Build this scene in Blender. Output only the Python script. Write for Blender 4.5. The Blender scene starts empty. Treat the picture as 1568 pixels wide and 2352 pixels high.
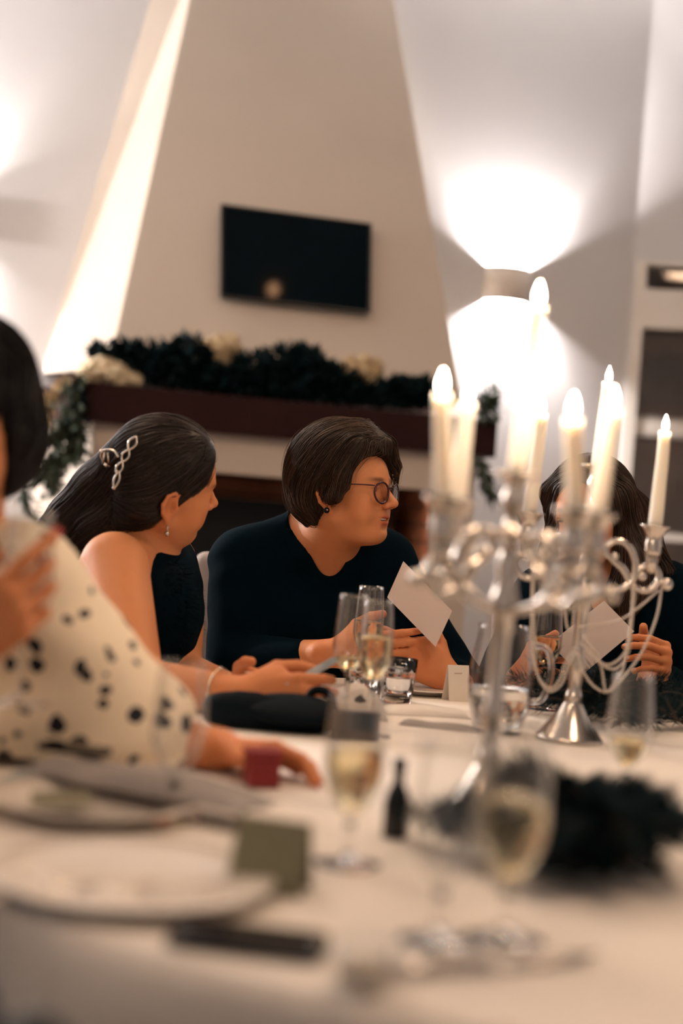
import bpy, bmesh, math, random
import numpy as np
from math import sin, cos, pi, radians, sqrt, tan, atan
from mathutils import Matrix, Vector

random.seed(7)
RNG = np.random.default_rng(7)
SC = bpy.context.scene
COL = SC.collection

# ------------------------------------------------------------------ camera
FPX = 50 / 36 * 2352                      # focal length in pixels of the 1568x2352 frame
CAMZ, ROLL, PITCH = 1.08, radians(4.5), atan(14 / FPX)
CF = np.array([0, cos(PITCH), sin(PITCH)])
_u0 = np.array([0, -sin(PITCH), cos(PITCH)])
_r0 = np.array([1.0, 0, 0])
CR = _r0 * cos(ROLL) + _u0 * sin(ROLL)
CU = -_r0 * sin(ROLL) + _u0 * cos(ROLL)
CC = np.array([0, 0, CAMZ])
cam_data = bpy.data.cameras.new('camera')
cam = bpy.data.objects.new('camera', cam_data)
COL.objects.link(cam)
cam.matrix_world = Matrix(((CR[0], CU[0], -CF[0], CC[0]), (CR[1], CU[1], -CF[1], CC[1]),
                           (CR[2], CU[2], -CF[2], CC[2]), (0, 0, 0, 1)))
cam_data.sensor_fit = 'VERTICAL'
cam_data.sensor_height = 36
cam_data.sensor_width = 24
cam_data.lens = 50
cam_data.clip_start = 0.05
cam_data.dof.use_dof = True
cam_data.dof.focus_distance = 2.90
cam_data.dof.aperture_fstop = 1.55
SC.camera = cam

# ------------------------------------------------------------------ world, lights, exposure
world = bpy.data.worlds.new('world')
SC.world = world
world.use_nodes = True
world.node_tree.nodes['Background'].inputs[0].default_value = (0.30, 0.26, 0.24, 1)
world.node_tree.nodes['Background'].inputs[1].default_value = 0.05
SC.view_settings.view_transform = 'Standard'
SC.view_settings.look = 'None'
SC.view_settings.exposure = 0.0
SC.view_settings.gamma = 1.0
SC.view_settings.use_curve_mapping = False
SC.cycles.use_denoising = True
SC.cycles.max_bounces = 14
SC.cycles.diffuse_bounces = 4
SC.cycles.glossy_bounces = 5
SC.cycles.transmission_bounces = 12
SC.cycles.transparent_max_bounces = 12
SC.cycles.sample_clamp_indirect = 22.0
SC.cycles.caustics_refractive = False
SC.cycles.caustics_reflective = False
CEIL = 3.78
KEY_W, FILL_W, BACK_W, SCONCE_W, FLAME_W = 13.5, 19.5, 24.0, 290.0, 0.55   # watts of the added ceiling lamps, wall lamps and flames
KEY_POS, FILL_POS = (-1.2, 0.45), (0.9, 1.05)
GLOBE_W = 400.0  # watts of the added globe that brightens the hood's side
WARM = (1.0, 0.67, 0.43)


def W(px, py, d):
    """the point seen at pixel (px, py) of the photograph, d metres in front of the camera"""
    return CC + CF * d + CR * ((px - 784) / FPX * d) - CU * ((py - 1176) / FPX * d)


def T(px, py, z=0.75):
    """the point of the table plane seen at a pixel"""
    v = W(px, py, 1) - CC
    return CC + v * ((z - CAMZ) / v[2])


def RP(px, py, p0, n):
    """the point of the plane (p0, n) seen at a pixel"""
    v = W(px, py, 1) - CC
    return CC + v * (np.dot(p0 - CC, n) / np.dot(v, n))


# ------------------------------------------------------------------ materials
def sr(r, g, b):
    f = lambda c: (c / 255 / 12.92) if c / 255 <= 0.04045 else ((c / 255 + 0.055) / 1.055) ** 2.4
    return (f(r), f(g), f(b), 1)


def mat(name, col, rough=0.6, metal=0.0, var=0.12, scale=30, bump=0.15, bump_scale=None, spec=0.5, sss=0.0, sheen=0.0,
        stretch=(1, 1, 1), attr=None, trans=0.0, ior=1.45, coat=0.0, emis=None, emis_s=0.0):
    m = bpy.data.materials.new(name)
    m.use_nodes = True
    nt = m.node_tree
    b = nt.nodes['Principled BSDF']
    b.inputs['Roughness'].default_value = rough
    b.inputs['Metallic'].default_value = metal
    b.inputs['Specular IOR Level'].default_value = spec
    b.inputs['IOR'].default_value = ior
    b.inputs['Transmission Weight'].default_value = trans
    b.inputs['Coat Weight'].default_value = coat
    if sss:
        b.inputs['Subsurface Weight'].default_value = sss
        b.inputs['Subsurface Radius'].default_value = (1.0, 0.35, 0.2)
        b.inputs['Subsurface Scale'].default_value = 0.008
    if sheen:
        b.inputs['Sheen Weight'].default_value = sheen
        b.inputs['Sheen Roughness'].default_value = 0.4
    if emis:
        b.inputs['Emission Color'].default_value = emis
        b.inputs['Emission Strength'].default_value = emis_s
    tc = nt.nodes.new('ShaderNodeTexCoord')
    mp = nt.nodes.new('ShaderNodeMapping')
    mp.inputs['Scale'].default_value = stretch
    nt.links.new(tc.outputs['Object'], mp.inputs['Vector'])
    nz = nt.nodes.new('ShaderNodeTexNoise')
    nz.inputs['Scale'].default_value = scale
    nz.inputs['Detail'].default_value = 4
    nt.links.new(mp.outputs['Vector'], nz.inputs['Vector'])
    mx = nt.nodes.new('ShaderNodeMix')
    mx.data_type = 'RGBA'
    c = col
    mx.inputs['A'].default_value = (c[0] * (1 - var), c[1] * (1 - var), c[2] * (1 - var), 1)
    mx.inputs['B'].default_value = (min(1, c[0] * (1 + var)), min(1, c[1] * (1 + var)), min(1, c[2] * (1 + var)), 1)
    nt.links.new(nz.outputs['Fac'], mx.inputs['Factor'])
    out = mx.outputs['Result']
    if attr:
        at = nt.nodes.new('ShaderNodeAttribute')
        at.attribute_name = attr
        ml = nt.nodes.new('ShaderNodeMix')
        ml.data_type = 'RGBA'
        ml.blend_type = 'MULTIPLY'
        ml.inputs['Factor'].default_value = 1
        nt.links.new(out, ml.inputs['A'])
        nt.links.new(at.outputs['Color'], ml.inputs['B'])
        out = ml.outputs['Result']
    nt.links.new(out, b.inputs['Base Color'])
    if bump:
        n2 = nz
        if bump_scale:
            n2 = nt.nodes.new('ShaderNodeTexNoise')
            n2.inputs['Scale'].default_value = bump_scale
            n2.inputs['Detail'].default_value = 3
            nt.links.new(mp.outputs['Vector'], n2.inputs['Vector'])
        bp = nt.nodes.new('ShaderNodeBump')
        bp.inputs['Strength'].default_value = bump
        bp.inputs['Distance'].default_value = 0.002
        nt.links.new(n2.outputs['Fac'], bp.inputs['Height'])
        nt.links.new(bp.outputs['Normal'], b.inputs['Normal'])
    return m


def spotted(name, base, dark, scale, lo=0.16, hi=0.22, keep=0.75, **k):
    """cream cloth printed with scattered dark spots (flat print)"""
    m = mat(name, base, 0.75, scale=60, var=0.05, bump=0.1, **k)
    nt = m.node_tree
    b = nt.nodes['Principled BSDF']
    src = b.inputs['Base Color'].links[0].from_socket
    tc = [n for n in nt.nodes if n.type == 'TEX_COORD'][0]
    nz = nt.nodes.new('ShaderNodeTexNoise')
    nz.inputs['Scale'].default_value = scale * 0.9
    ad = nt.nodes.new('ShaderNodeMix')
    ad.data_type = 'VECTOR'
    ad.inputs['Factor'].default_value = 0.02
    nt.links.new(tc.outputs['Object'], nz.inputs['Vector'])
    nt.links.new(tc.outputs['Object'], ad.inputs['A'])
    nt.links.new(nz.outputs['Color'], ad.inputs['B'])
    vo = nt.nodes.new('ShaderNodeTexVoronoi')
    vo.inputs['Scale'].default_value = scale
    vo.inputs['Randomness'].default_value = 0.85
    nt.links.new(ad.outputs['Result'], vo.inputs['Vector'])
    sp = nt.nodes.new('ShaderNodeSeparateColor')
    nt.links.new(vo.outputs['Color'], sp.inputs['Color'])
    # spot radius varies from cell to cell, some cells stay empty
    r = nt.nodes.new('ShaderNodeMapRange')
    r.inputs['From Min'].default_value = 1 - keep
    r.inputs['From Max'].default_value = 1
    r.inputs['To Min'].default_value = lo
    r.inputs['To Max'].default_value = hi
    nt.links.new(sp.outputs['Red'], r.inputs['Value'])
    g = nt.nodes.new('ShaderNodeMath')
    g.operation = 'GREATER_THAN'
    g.inputs[1].default_value = 1 - keep
    nt.links.new(sp.outputs['Red'], g.inputs[0])
    l = nt.nodes.new('ShaderNodeMath')
    l.operation = 'LESS_THAN'
    nt.links.new(vo.outputs['Distance'], l.inputs[0])
    nt.links.new(r.outputs['Result'], l.inputs[1])
    an = nt.nodes.new('ShaderNodeMath')
    an.operation = 'MULTIPLY'
    nt.links.new(g.outputs[0], an.inputs[0])
    nt.links.new(l.outputs[0], an.inputs[1])
    mx = nt.nodes.new('ShaderNodeMix')
    mx.data_type = 'RGBA'
    nt.links.new(an.outputs[0], mx.inputs['Factor'])
    nt.links.new(src, mx.inputs['A'])
    mx.inputs['B'].default_value = dark
    nt.links.new(mx.outputs['Result'], b.inputs['Base Color'])
    return m


M = {}
M['wall'] = mat('wall plaster', (0.66, 0.645, 0.64, 1), 0.9, var=0.03, scale=3, bump=0.2, bump_scale=60)
M['floor'] = mat('floor boards', sr(70, 48, 36), 0.5, var=0.3, scale=8, stretch=(1, 12, 1))
M['ceiling'] = mat('ceiling paint', (0.75, 0.73, 0.7, 1), 0.9, var=0.03, scale=3)
M['hood'] = mat('hood plaster', (0.58, 0.50, 0.42, 1), 0.9, var=0.03, scale=4, bump=0.2, bump_scale=50)
M['wood'] = mat('dark stained wood', (0.026, 0.009, 0.009, 1), 0.6, var=0.35, scale=10, stretch=(1, 8, 8), spec=0.12)
M['brick'] = mat('sooty brown brick', (0.50, 0.19, 0.09, 1), 0.85, var=0.35, scale=14)
M['iron'] = mat('black iron', (0.006, 0.008, 0.010, 1), 0.6, var=0.2, scale=30, spec=0.3)
M['tvscreen'] = mat('television glass', (0.0012, 0.0045, 0.007, 1), 0.06, var=0.1, bump=0, spec=0.06)
M['tvbezel'] = mat('television bezel', (0.002, 0.005, 0.007, 1), 0.35, bump=0.05)
M['white_paint'] = mat('white gloss paint', (0.78, 0.73, 0.66, 1), 0.4, var=0.03, bump=0.05)
M['night'] = mat('dark outdoors behind glass', (0.60, 0.46, 0.38, 1), 0.9, var=0.4, scale=5)
M['shade'] = mat('plaster lamp shade', (0.82, 0.74, 0.66, 1), 0.8, bump=0.1)
M['cloth'] = mat('white tablecloth', (0.80, 0.74, 0.67, 1), 0.8, var=0.03, scale=90, bump=0.25, bump_scale=350, sheen=0.1)
M['chaircover'] = mat('grey white chair cover', (0.42, 0.37, 0.36, 1), 0.8, var=0.08, scale=12, bump=0.5, bump_scale=14)
M['navy'] = mat('dark navy upholstery', (0.006, 0.012, 0.018, 1), 0.8, bump=0.3)
M['silver'] = mat('polished silver', (0.62, 0.56, 0.50, 1), 0.2, 1.0, var=0.12, scale=25, bump=0.08)
M['steel'] = mat('stainless steel', (0.62, 0.58, 0.55, 1), 0.22, 1.0, var=0.05)
M['wax'] = mat('ivory candle wax', (0.88, 0.80, 0.71, 1), 0.45, var=0.03, scale=20, bump=0.1, sss=0.8)
_b = M['wax'].node_tree.nodes['Principled BSDF']
_b.inputs['Subsurface Radius'].default_value = (1.0, 0.8, 0.6)
_b.inputs['Subsurface Scale'].default_value = 0.025
M['wick'] = mat('charred wick', (0.01, 0.008, 0.007, 1), 0.9)
M['flame'] = mat('candle flame', (1, 0.8, 0.5, 1), 0.5, bump=0, emis=(1.0, 0.80, 0.58, 1), emis_s=90)
M['bulb'] = mat('lamp bulb', (1, 0.9, 0.8, 1), 0.5, bump=0, emis=(1.0, 0.90, 0.80, 1), emis_s=140)
M['hotbulb'] = mat('filament bulb', (1, 0.8, 0.6, 1), 0.5, bump=0, emis=(1.0, 0.50, 0.24, 1), emis_s=75)
M['pearl'] = mat('pearl beads', (0.66, 0.58, 0.5, 1), 0.25, 0.3, var=0.05, bump=0, coat=0.3)
M['glass'] = mat('clear glass', (1, 1, 1, 1), 0.0, var=0.0, bump=0, trans=1.0, ior=1.45)
M['wine'] = mat('sparkling wine', (1.0, 0.86, 0.55, 1), 0.0, var=0.02, bump=0, trans=1.0, ior=1.33)
M['water'] = mat('water', (0.98, 0.98, 0.97, 1), 0.0, var=0.0, bump=0, trans=1.0, ior=1.33)
M['china'] = mat('white china', (0.80, 0.74, 0.67, 1), 0.2, var=0.02, bump=0, coat=0.3)
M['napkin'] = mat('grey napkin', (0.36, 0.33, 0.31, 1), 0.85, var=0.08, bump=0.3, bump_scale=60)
M['whitenapkin'] = mat('white napkin', (0.78, 0.72, 0.66, 1), 0.85, var=0.04, bump=0.3, bump_scale=60)
M['card_cream'] = mat('cream card', (0.78, 0.70, 0.60, 1), 0.7, var=0.02, bump=0.05)
M['card_pink'] = mat('pale rose card', (0.68, 0.56, 0.50, 1), 0.7, var=0.02, bump=0.05)
M['card_sage'] = mat('sage green card', (0.20, 0.19, 0.12, 1), 0.7, var=0.04, bump=0.05)
M['card_blue'] = mat('pale blue card', (0.42, 0.50, 0.54, 1), 0.7, var=0.03, bump=0.05)
M['ink'] = mat('faded brown ink', (0.42, 0.33, 0.25, 1), 0.8, bump=0)
M['phone'] = mat('black phone glass', (0.008, 0.006, 0.008, 1), 0.12, bump=0)
M['blackcloth'] = mat('black fabric', (0.0006, 0.0062, 0.0115, 1), 0.9, var=0.25, scale=80, bump=0.25, bump_scale=300, spec=0.04)
M['trousers'] = mat('black trouser cloth', (0.0012, 0.0045, 0.0075, 1), 0.85, var=0.2, scale=60, bump=0.2, spec=0.08)
M['shoe'] = mat('black shoe leather', (0.004, 0.004, 0.005, 1), 0.35, bump=0.05)
M['blackfur'] = mat('black feather trim', (0.0006, 0.0055, 0.0100, 1), 0.8, bump=0, spec=0.06)
M['bagblack'] = mat('black leather', (0.0006, 0.0045, 0.0080, 1), 0.6, bump=0.2, spec=0.1)
M['brown_block'] = mat('dark brown fill', (0.035, 0.02, 0.018, 1), 0.5, bump=0.3)
M['skin'] = mat('skin', (0.62, 0.250, 0.105, 1), 0.55, var=0.05, scale=40, bump=0.12, bump_scale=420, sss=0.25, spec=0.35, attr='tint')
M['eye'] = mat('eye', (0.9, 0.9, 0.9, 1), 0.08, var=0.0, bump=0, attr='tint')
M['teeth'] = mat('teeth', (0.8, 0.72, 0.6, 1), 0.25, bump=0)
M['nail'] = mat('bare nail', (0.72, 0.38, 0.25, 1), 0.25, bump=0)
M['rednail'] = mat('red nail polish', (0.55, 0.035, 0.02, 1), 0.2, bump=0)
M['hair_g'] = mat('dark brown hair', (0.037, 0.021, 0.013, 1), 0.50, var=0.35, scale=60, bump=0.3, attr='tint', spec=0.3)
M['hair_k'] = mat('deep brown hair', (0.022, 0.013, 0.010, 1), 0.45, var=0.35, scale=60, bump=0.3, attr='tint', spec=0.4)
M['hair_r'] = mat('chestnut hair', (0.042, 0.022, 0.014, 1), 0.42, var=0.35, scale=60, bump=0.3, attr='tint', spec=0.45)
M['hair_p'] = mat('near black hair', (0.010, 0.008, 0.009, 1), 0.5, var=0.3, scale=60, bump=0.3, attr='tint', spec=0.3)
M['frame_red'] = mat('burgundy spectacle frame', (0.045, 0.010, 0.016, 1), 0.25, bump=0)
M['gold'] = mat('pale gold', (0.7, 0.55, 0.38, 1), 0.25, 1.0, bump=0)
M['blouse'] = spotted('cream blouse with black spots', (0.84, 0.71, 0.53, 1), (0.002, 0.006, 0.014, 1), 34, 0.24, 0.42, 0.70)
M['spotnap'] = spotted('white napkin with black spots', (0.62, 0.56, 0.5, 1), (0.006, 0.006, 0.009, 1), 34, 0.28, 0.36, 0.55)
M['redpaper'] = mat('dark red paper', (0.22, 0.012, 0.012, 1), 0.5, bump=0.1)
M['pine'] = mat('dark pine needles', (0.0022, 0.0135, 0.0165, 1), 0.65, var=0.6, scale=25, bump=0, spec=0.15)
M['pine_pale'] = mat('grey green leaves', (0.055, 0.075, 0.050, 1), 0.6, var=0.5, scale=25, bump=0, spec=0.3)
M['twig'] = mat('brown twig', (0.05, 0.03, 0.02, 1), 0.8)
M['petal'] = mat('cream petals', (0.74, 0.62, 0.42, 1), 0.7, var=0.12, scale=30, bump=0.1, sss=0.1)
M['petal_dim'] = mat('pale straw petals', (0.55, 0.42, 0.25, 1), 0.7, var=0.15, scale=30, bump=0.1)
M['bottle'] = mat('dark bottle glass', (0.004, 0.008, 0.010, 1), 0.15, bump=0)


def thin_glass(name, tint=(1, 1, 1, 1)):
    """thin flat glass: lets light straight through, mirrors a little by angle"""
    m = bpy.data.materials.new(name)
    m.use_nodes = True
    nt = m.node_tree
    out = nt.nodes['Material Output']
    nt.nodes.remove(nt.nodes['Principled BSDF'])
    tr, gl, mx = nt.nodes.new('ShaderNodeBsdfTransparent'), nt.nodes.new('ShaderNodeBsdfGlossy'), nt.nodes.new('ShaderNodeMixShader')
    tr.inputs['Color'].default_value = tint
    gl.inputs['Roughness'].default_value = 0.02
    fr = nt.nodes.new('ShaderNodeLayerWeight')
    pw = nt.nodes.new('ShaderNodeMath')
    pw.operation = 'POWER'
    pw.inputs[1].default_value = 2.6
    nt.links.new(fr.outputs['Facing'], pw.inputs[0])
    ma = nt.nodes.new('ShaderNodeMath')
    ma.operation = 'MULTIPLY_ADD'
    ma.inputs[1].default_value = 0.75
    ma.inputs[2].default_value = 0.045
    nt.links.new(pw.outputs[0], ma.inputs[0])
    nt.links.new(ma.outputs[0], mx.inputs[0])
    nt.links.new(tr.outputs[0], mx.inputs[1])
    nt.links.new(gl.outputs[0], mx.inputs[2])
    nt.links.new(mx.outputs[0], out.inputs['Surface'])
    return m


M['lens'] = thin_glass('spectacle lens', (0.97, 0.94, 0.92, 1))
M['thinglass'] = thin_glass('thin drinking glass', (0.985, 0.985, 0.98, 1))
M['pane'] = thin_glass('window glass', (0.9, 0.9, 0.9, 1))


# ------------------------------------------------------------------ object helpers
def mesh_data(name, V, Fc, smooth=True, colors=None):
    me = bpy.data.meshes.new(name)
    if isinstance(Fc, np.ndarray):
        nf, k = Fc.shape
        me.vertices.add(len(V))
        me.vertices.foreach_set('co', np.asarray(V, np.float32).ravel())
        me.loops.add(nf * k)
        me.loops.foreach_set('vertex_index', Fc.astype(np.int32).ravel())
        me.polygons.add(nf)
        me.polygons.foreach_set('loop_start', np.arange(0, nf * k, k, dtype=np.int32))
        me.polygons.foreach_set('loop_total', np.full(nf, k, np.int32))
        me.update(calc_edges=True)
    else:
        me.from_pydata([tuple(v) for v in V], [], [tuple(f) for f in Fc])
        me.update()
    if smooth:
        me.polygons.foreach_set('use_smooth', np.ones(len(me.polygons), bool))
    if colors is not None:
        a = me.color_attributes.new('tint', 'FLOAT_COLOR', 'POINT')
        c = np.ones((len(V), 4), np.float32)
        c[:, :3] = colors
        a.data.foreach_set('color', c.ravel())
    return me


def wloc(o):
    l = Vector((0, 0, 0))
    while o:
        l += o.location
        o = o.parent
    return np.array(l)


def obj(name, V, Fc, m, parent=None, loc=None, smooth=True, colors=None, kind=None):
    """one mesh object; V in world coordinates"""
    V = np.asarray(V, float)
    base = np.zeros(3)
    if parent is not None:
        base = wloc(parent)
        l = np.zeros(3)
    else:
        l = np.array(loc) if loc is not None else np.array([V[:, 0].mean(), V[:, 1].mean(), V[:, 2].min()])
        base = l
    o = bpy.data.objects.new(name, mesh_data(name, V - base, Fc, smooth, colors))
    COL.objects.link(o)
    if parent is not None:
        o.parent = parent
    else:
        o.location = l
    for mm in (m if isinstance(m, (list, tuple)) else [m]):
        o.data.materials.append(mm)
    if kind:
        o['kind'] = kind
    return o


def tag(o, label=None, cat=None, group=None, kind=None):
    if label:
        o['label'] = label
    if cat:
        o['category'] = cat
    if group:
        o['group'] = group
    if kind:
        o['kind'] = kind
    return o


def thing(name, label, cat, loc, group=None):
    o = bpy.data.objects.new(name, None)
    COL.objects.link(o)
    o.location = tuple(loc)
    o.empty_display_size = 0.05
    return tag(o, label, cat, group)


def copy_tree(o, parent=None):
    c = o.copy()
    COL.objects.link(c)
    if parent is not None:
        c.parent = parent
    for ch in list(o.children):
        copy_tree(ch, c)
    return c


# ------------------------------------------------------------------ mesh makers (return V, F)
def join(parts):
    V, Fc, n = [], [], 0
    for v, f in parts:
        v = np.asarray(v, float)
        V.append(v)
        Fc += [tuple(int(i) + n for i in q) for q in f]
        n += len(v)
    return np.concatenate(V), Fc


def box(c, s, R=None):
    x, y, z = np.array(s) / 2
    v = np.array([(i, j, k) for i in (-x, x) for j in (-y, y) for k in (-z, z)], float)
    if R is not None:
        v = v @ np.array(R).T
    return v + np.array(c), [(0, 1, 3, 2), (4, 6, 7, 5), (0, 4, 5, 1), (2, 3, 7, 6), (0, 2, 6, 4), (1, 5, 7, 3)]


def prism(poly, d):
    """closed polygon (3D points, one plane) thickened by the vector d"""
    p = np.array(poly, float)
    n = len(p)
    v = np.concatenate([p, p + np.array(d)])
    f = [tuple(range(n - 1, -1, -1)), tuple(range(n, 2 * n))]
    f += [(i, (i + 1) % n, n + (i + 1) % n, n + i) for i in range(n)]
    return v, f


def lathe(prof, n=40, c=(0, 0, 0), cap=True, flute=0, famp=0.0):
    V, Fc = [], []
    for r, z in prof:
        for k in range(n):
            a = 2 * pi * k / n
            rr = r * (1 + famp * cos(flute * a)) if flute else r
            V.append((c[0] + rr * cos(a), c[1] + rr * sin(a), c[2] + z))
    m = len(prof)
    for i in range(m - 1):
        for k in range(n):
            k2 = (k + 1) % n
            Fc.append((i * n + k, i * n + k2, (i + 1) * n + k2, (i + 1) * n + k))
    if cap:
        Fc.append(tuple(range(n - 1, -1, -1)))
        Fc.append(tuple((m - 1) * n + k for k in range(n)))
    return np.array(V), Fc


def spline(pts, n=8):
    """Catmull-Rom through points"""
    p = np.array(pts, float)
    p = np.concatenate([[2 * p[0] - p[1]], p, [2 * p[-1] - p[-2]]])
    out = []
    for i in range(1, len(p) - 2):
        for t in np.linspace(0, 1, n, endpoint=False):
            a, b, c, d = p[i - 1:i + 3]
            out.append(0.5 * (2 * b + (c - a) * t + (2 * a - 5 * b + 4 * c - d) * t * t + (3 * b - a - 3 * c + d) * t ** 3))
    out.append(p[-2])
    return np.array(out)


def tube(path, r, n=8, closed=False):
    P = np.array(path, float)
    m = len(P)
    R = np.full(m, r, float) if np.isscalar(r) else np.interp(np.linspace(0, 1, m), np.linspace(0, 1, len(r)), r)
    V, Fc = [], []
    up = np.array([0.13, 0.21, 0.97])
    N = None
    for i in range(m):
        if closed:
            t = P[(i + 1) % m] - P[i - 1]
        else:
            t = P[min(i + 1, m - 1)] - P[max(i - 1, 0)]
        t = t / (np.linalg.norm(t) + 1e-9)
        if N is None:
            N = np.cross(t, up)
            if np.linalg.norm(N) < 0.1:
                N = np.cross(t, [1, 0, 0])
        N = N - t * np.dot(N, t)
        N /= np.linalg.norm(N) + 1e-9
        B = np.cross(t, N)
        for k in range(n):
            a = 2 * pi * k / n
            V.append(P[i] + R[i] * (cos(a) * N + sin(a) * B))
    for i in range(m if closed else m - 1):
        j = (i + 1) % m
        for k in range(n):
            k2 = (k + 1) % n
            Fc.append((i * n + k, i * n + k2, j * n + k2, j * n + k))
    if not closed:
        Fc.append(tuple(range(n - 1, -1, -1)))
        Fc.append(tuple((m - 1) * n + k for k in range(n)))
    return np.array(V), Fc


def ball(c, r, nu=10, nv=7, R=None):
    r = np.array([r] * 3 if np.isscalar(r) else r, float)
    V, Fc = [(0, 0, -1)], []
    for i in range(1, nv):
        a = -pi / 2 + pi * i / nv
        for k in range(nu):
            b = 2 * pi * k / nu
            V.append((cos(a) * cos(b), cos(a) * sin(b), sin(a)))
    V.append((0, 0, 1))
    V = np.array(V) * r
    if R is not None:
        V = V @ np.array(R).T
    V = V + np.array(c)
    top = len(V) - 1
    for k in range(nu):
        k2 = (k + 1) % nu
        Fc.append((0, 1 + k2, 1 + k))
        for i in range(nv - 2):
            a, b = 1 + i * nu, 1 + (i + 1) * nu
            Fc.append((a + k, a + k2, b + k2, b + k))
        Fc.append((1 + (nv - 2) * nu + k, 1 + (nv - 2) * nu + k2, top))
    return V, Fc


def rotm(axis, a):
    return np.array(Matrix.Rotation(a, 3, Vector(axis)))


def norm(v):
    v = np.array(v, float)
    return v / (np.linalg.norm(v) + 1e-12)


# ------------------------------------------------------------------ signed distance modelling (bodies, clothes, hair)
def cap(a, b, ra, rb=None):
    return ('c', np.array(a, float), np.array(b, float), float(ra), float(ra if rb is None else rb))


def ell(c, r, R=None):
    return ('e', np.array(c, float), np.array(r if not np.isscalar(r) else [r] * 3, float), np.eye(3) if R is None else np.array(R, float))


def sd(p, q):
    if p[0] == 'c':
        _, a, b, ra, rb = p
        ba = b - a
        t = np.clip(((q - a) @ ba) / (ba @ ba + 1e-12), 0, 1)
        return np.linalg.norm(q - a - t[:, None] * ba, axis=1) - (ra + (rb - ra) * t)
    if p[0] == 'h':                       # half space: inside where (q - c).n < 0
        return (q - p[1]) @ p[2]
    _, c, r, R = p
    l = (q - c) @ R
    k0 = np.linalg.norm(l / r, axis=1)
    k1 = np.linalg.norm(l / (r * r), axis=1) + 1e-9
    return np.where(k0 < 1e-4, -r.min(), k0 * (k0 - 1) / k1)


def bbox(p):
    if p[0] == 'c':
        _, a, b, ra, rb = p
        return np.minimum(a - ra, b - rb), np.maximum(a + ra, b + rb)
    if p[0] == 'h':
        return np.full(3, -9.0), np.full(3, 9.0)
    _, c, r, R = p
    h = np.sqrt(((R * r) ** 2).sum(1))
    return c - h, c + h


def xf(ops, R, O, s=1.0):
    out = []
    for sg, p, k in ops:
        if p[0] == 'c':
            q = ('c', O + R @ p[1] * s, O + R @ p[2] * s, p[3] * s, p[4] * s)
        elif p[0] == 'h':
            q = ('h', O + R @ p[1] * s, R @ p[2])
        else:
            q = ('e', O + R @ p[1] * s, p[2] * s, R @ p[3])
        out.append((sg, q, k * s))
    return out


def grow(ops, g):
    """the same shape, g metres fatter"""
    out = []
    for sg, p, k in ops:
        if sg == '-':
            out.append((sg, p, k))
        elif p[0] == 'c':
            out.append((sg, ('c', p[1], p[2], p[3] + g, p[4] + g), k))
        elif p[0] == 'e':
            out.append((sg, ('e', p[1], p[2] + g, p[3]), k))
        else:
            out.append((sg, p, k))
    return out


def comb_d(D, d, sg, k):
    if sg == '+':
        if k > 0:
            h = np.clip(0.5 + 0.5 * (D - d) / k, 0, 1)
            return D + (d - D) * h - k * h * (1 - h)
        return np.minimum(D, d)
    d = -d if sg == '-' else d            # '&' intersects
    if k > 0:
        h = np.clip(0.5 - 0.5 * (D - d) / k, 0, 1)
        return D + (d - D) * h + k * h * (1 - h)
    return np.maximum(D, d)


def sdf(ops, q):
    D = np.full(len(q), 1.0)
    for sg, p, k in ops:
        D = comb_d(D, sd(p, q), sg, k)
    return D


def axis_pts(lo, hi, base, fine):
    pts, x = [lo], lo
    while x < hi:
        st = base
        for a, b, f in fine:
            if a - 1e-6 <= x <= b:
                st = min(st, f)
            elif x < a and x + st > a:
                st = max(min(st, a - x), f)
        x += st
        pts.append(x)
    return np.array(pts)


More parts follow.
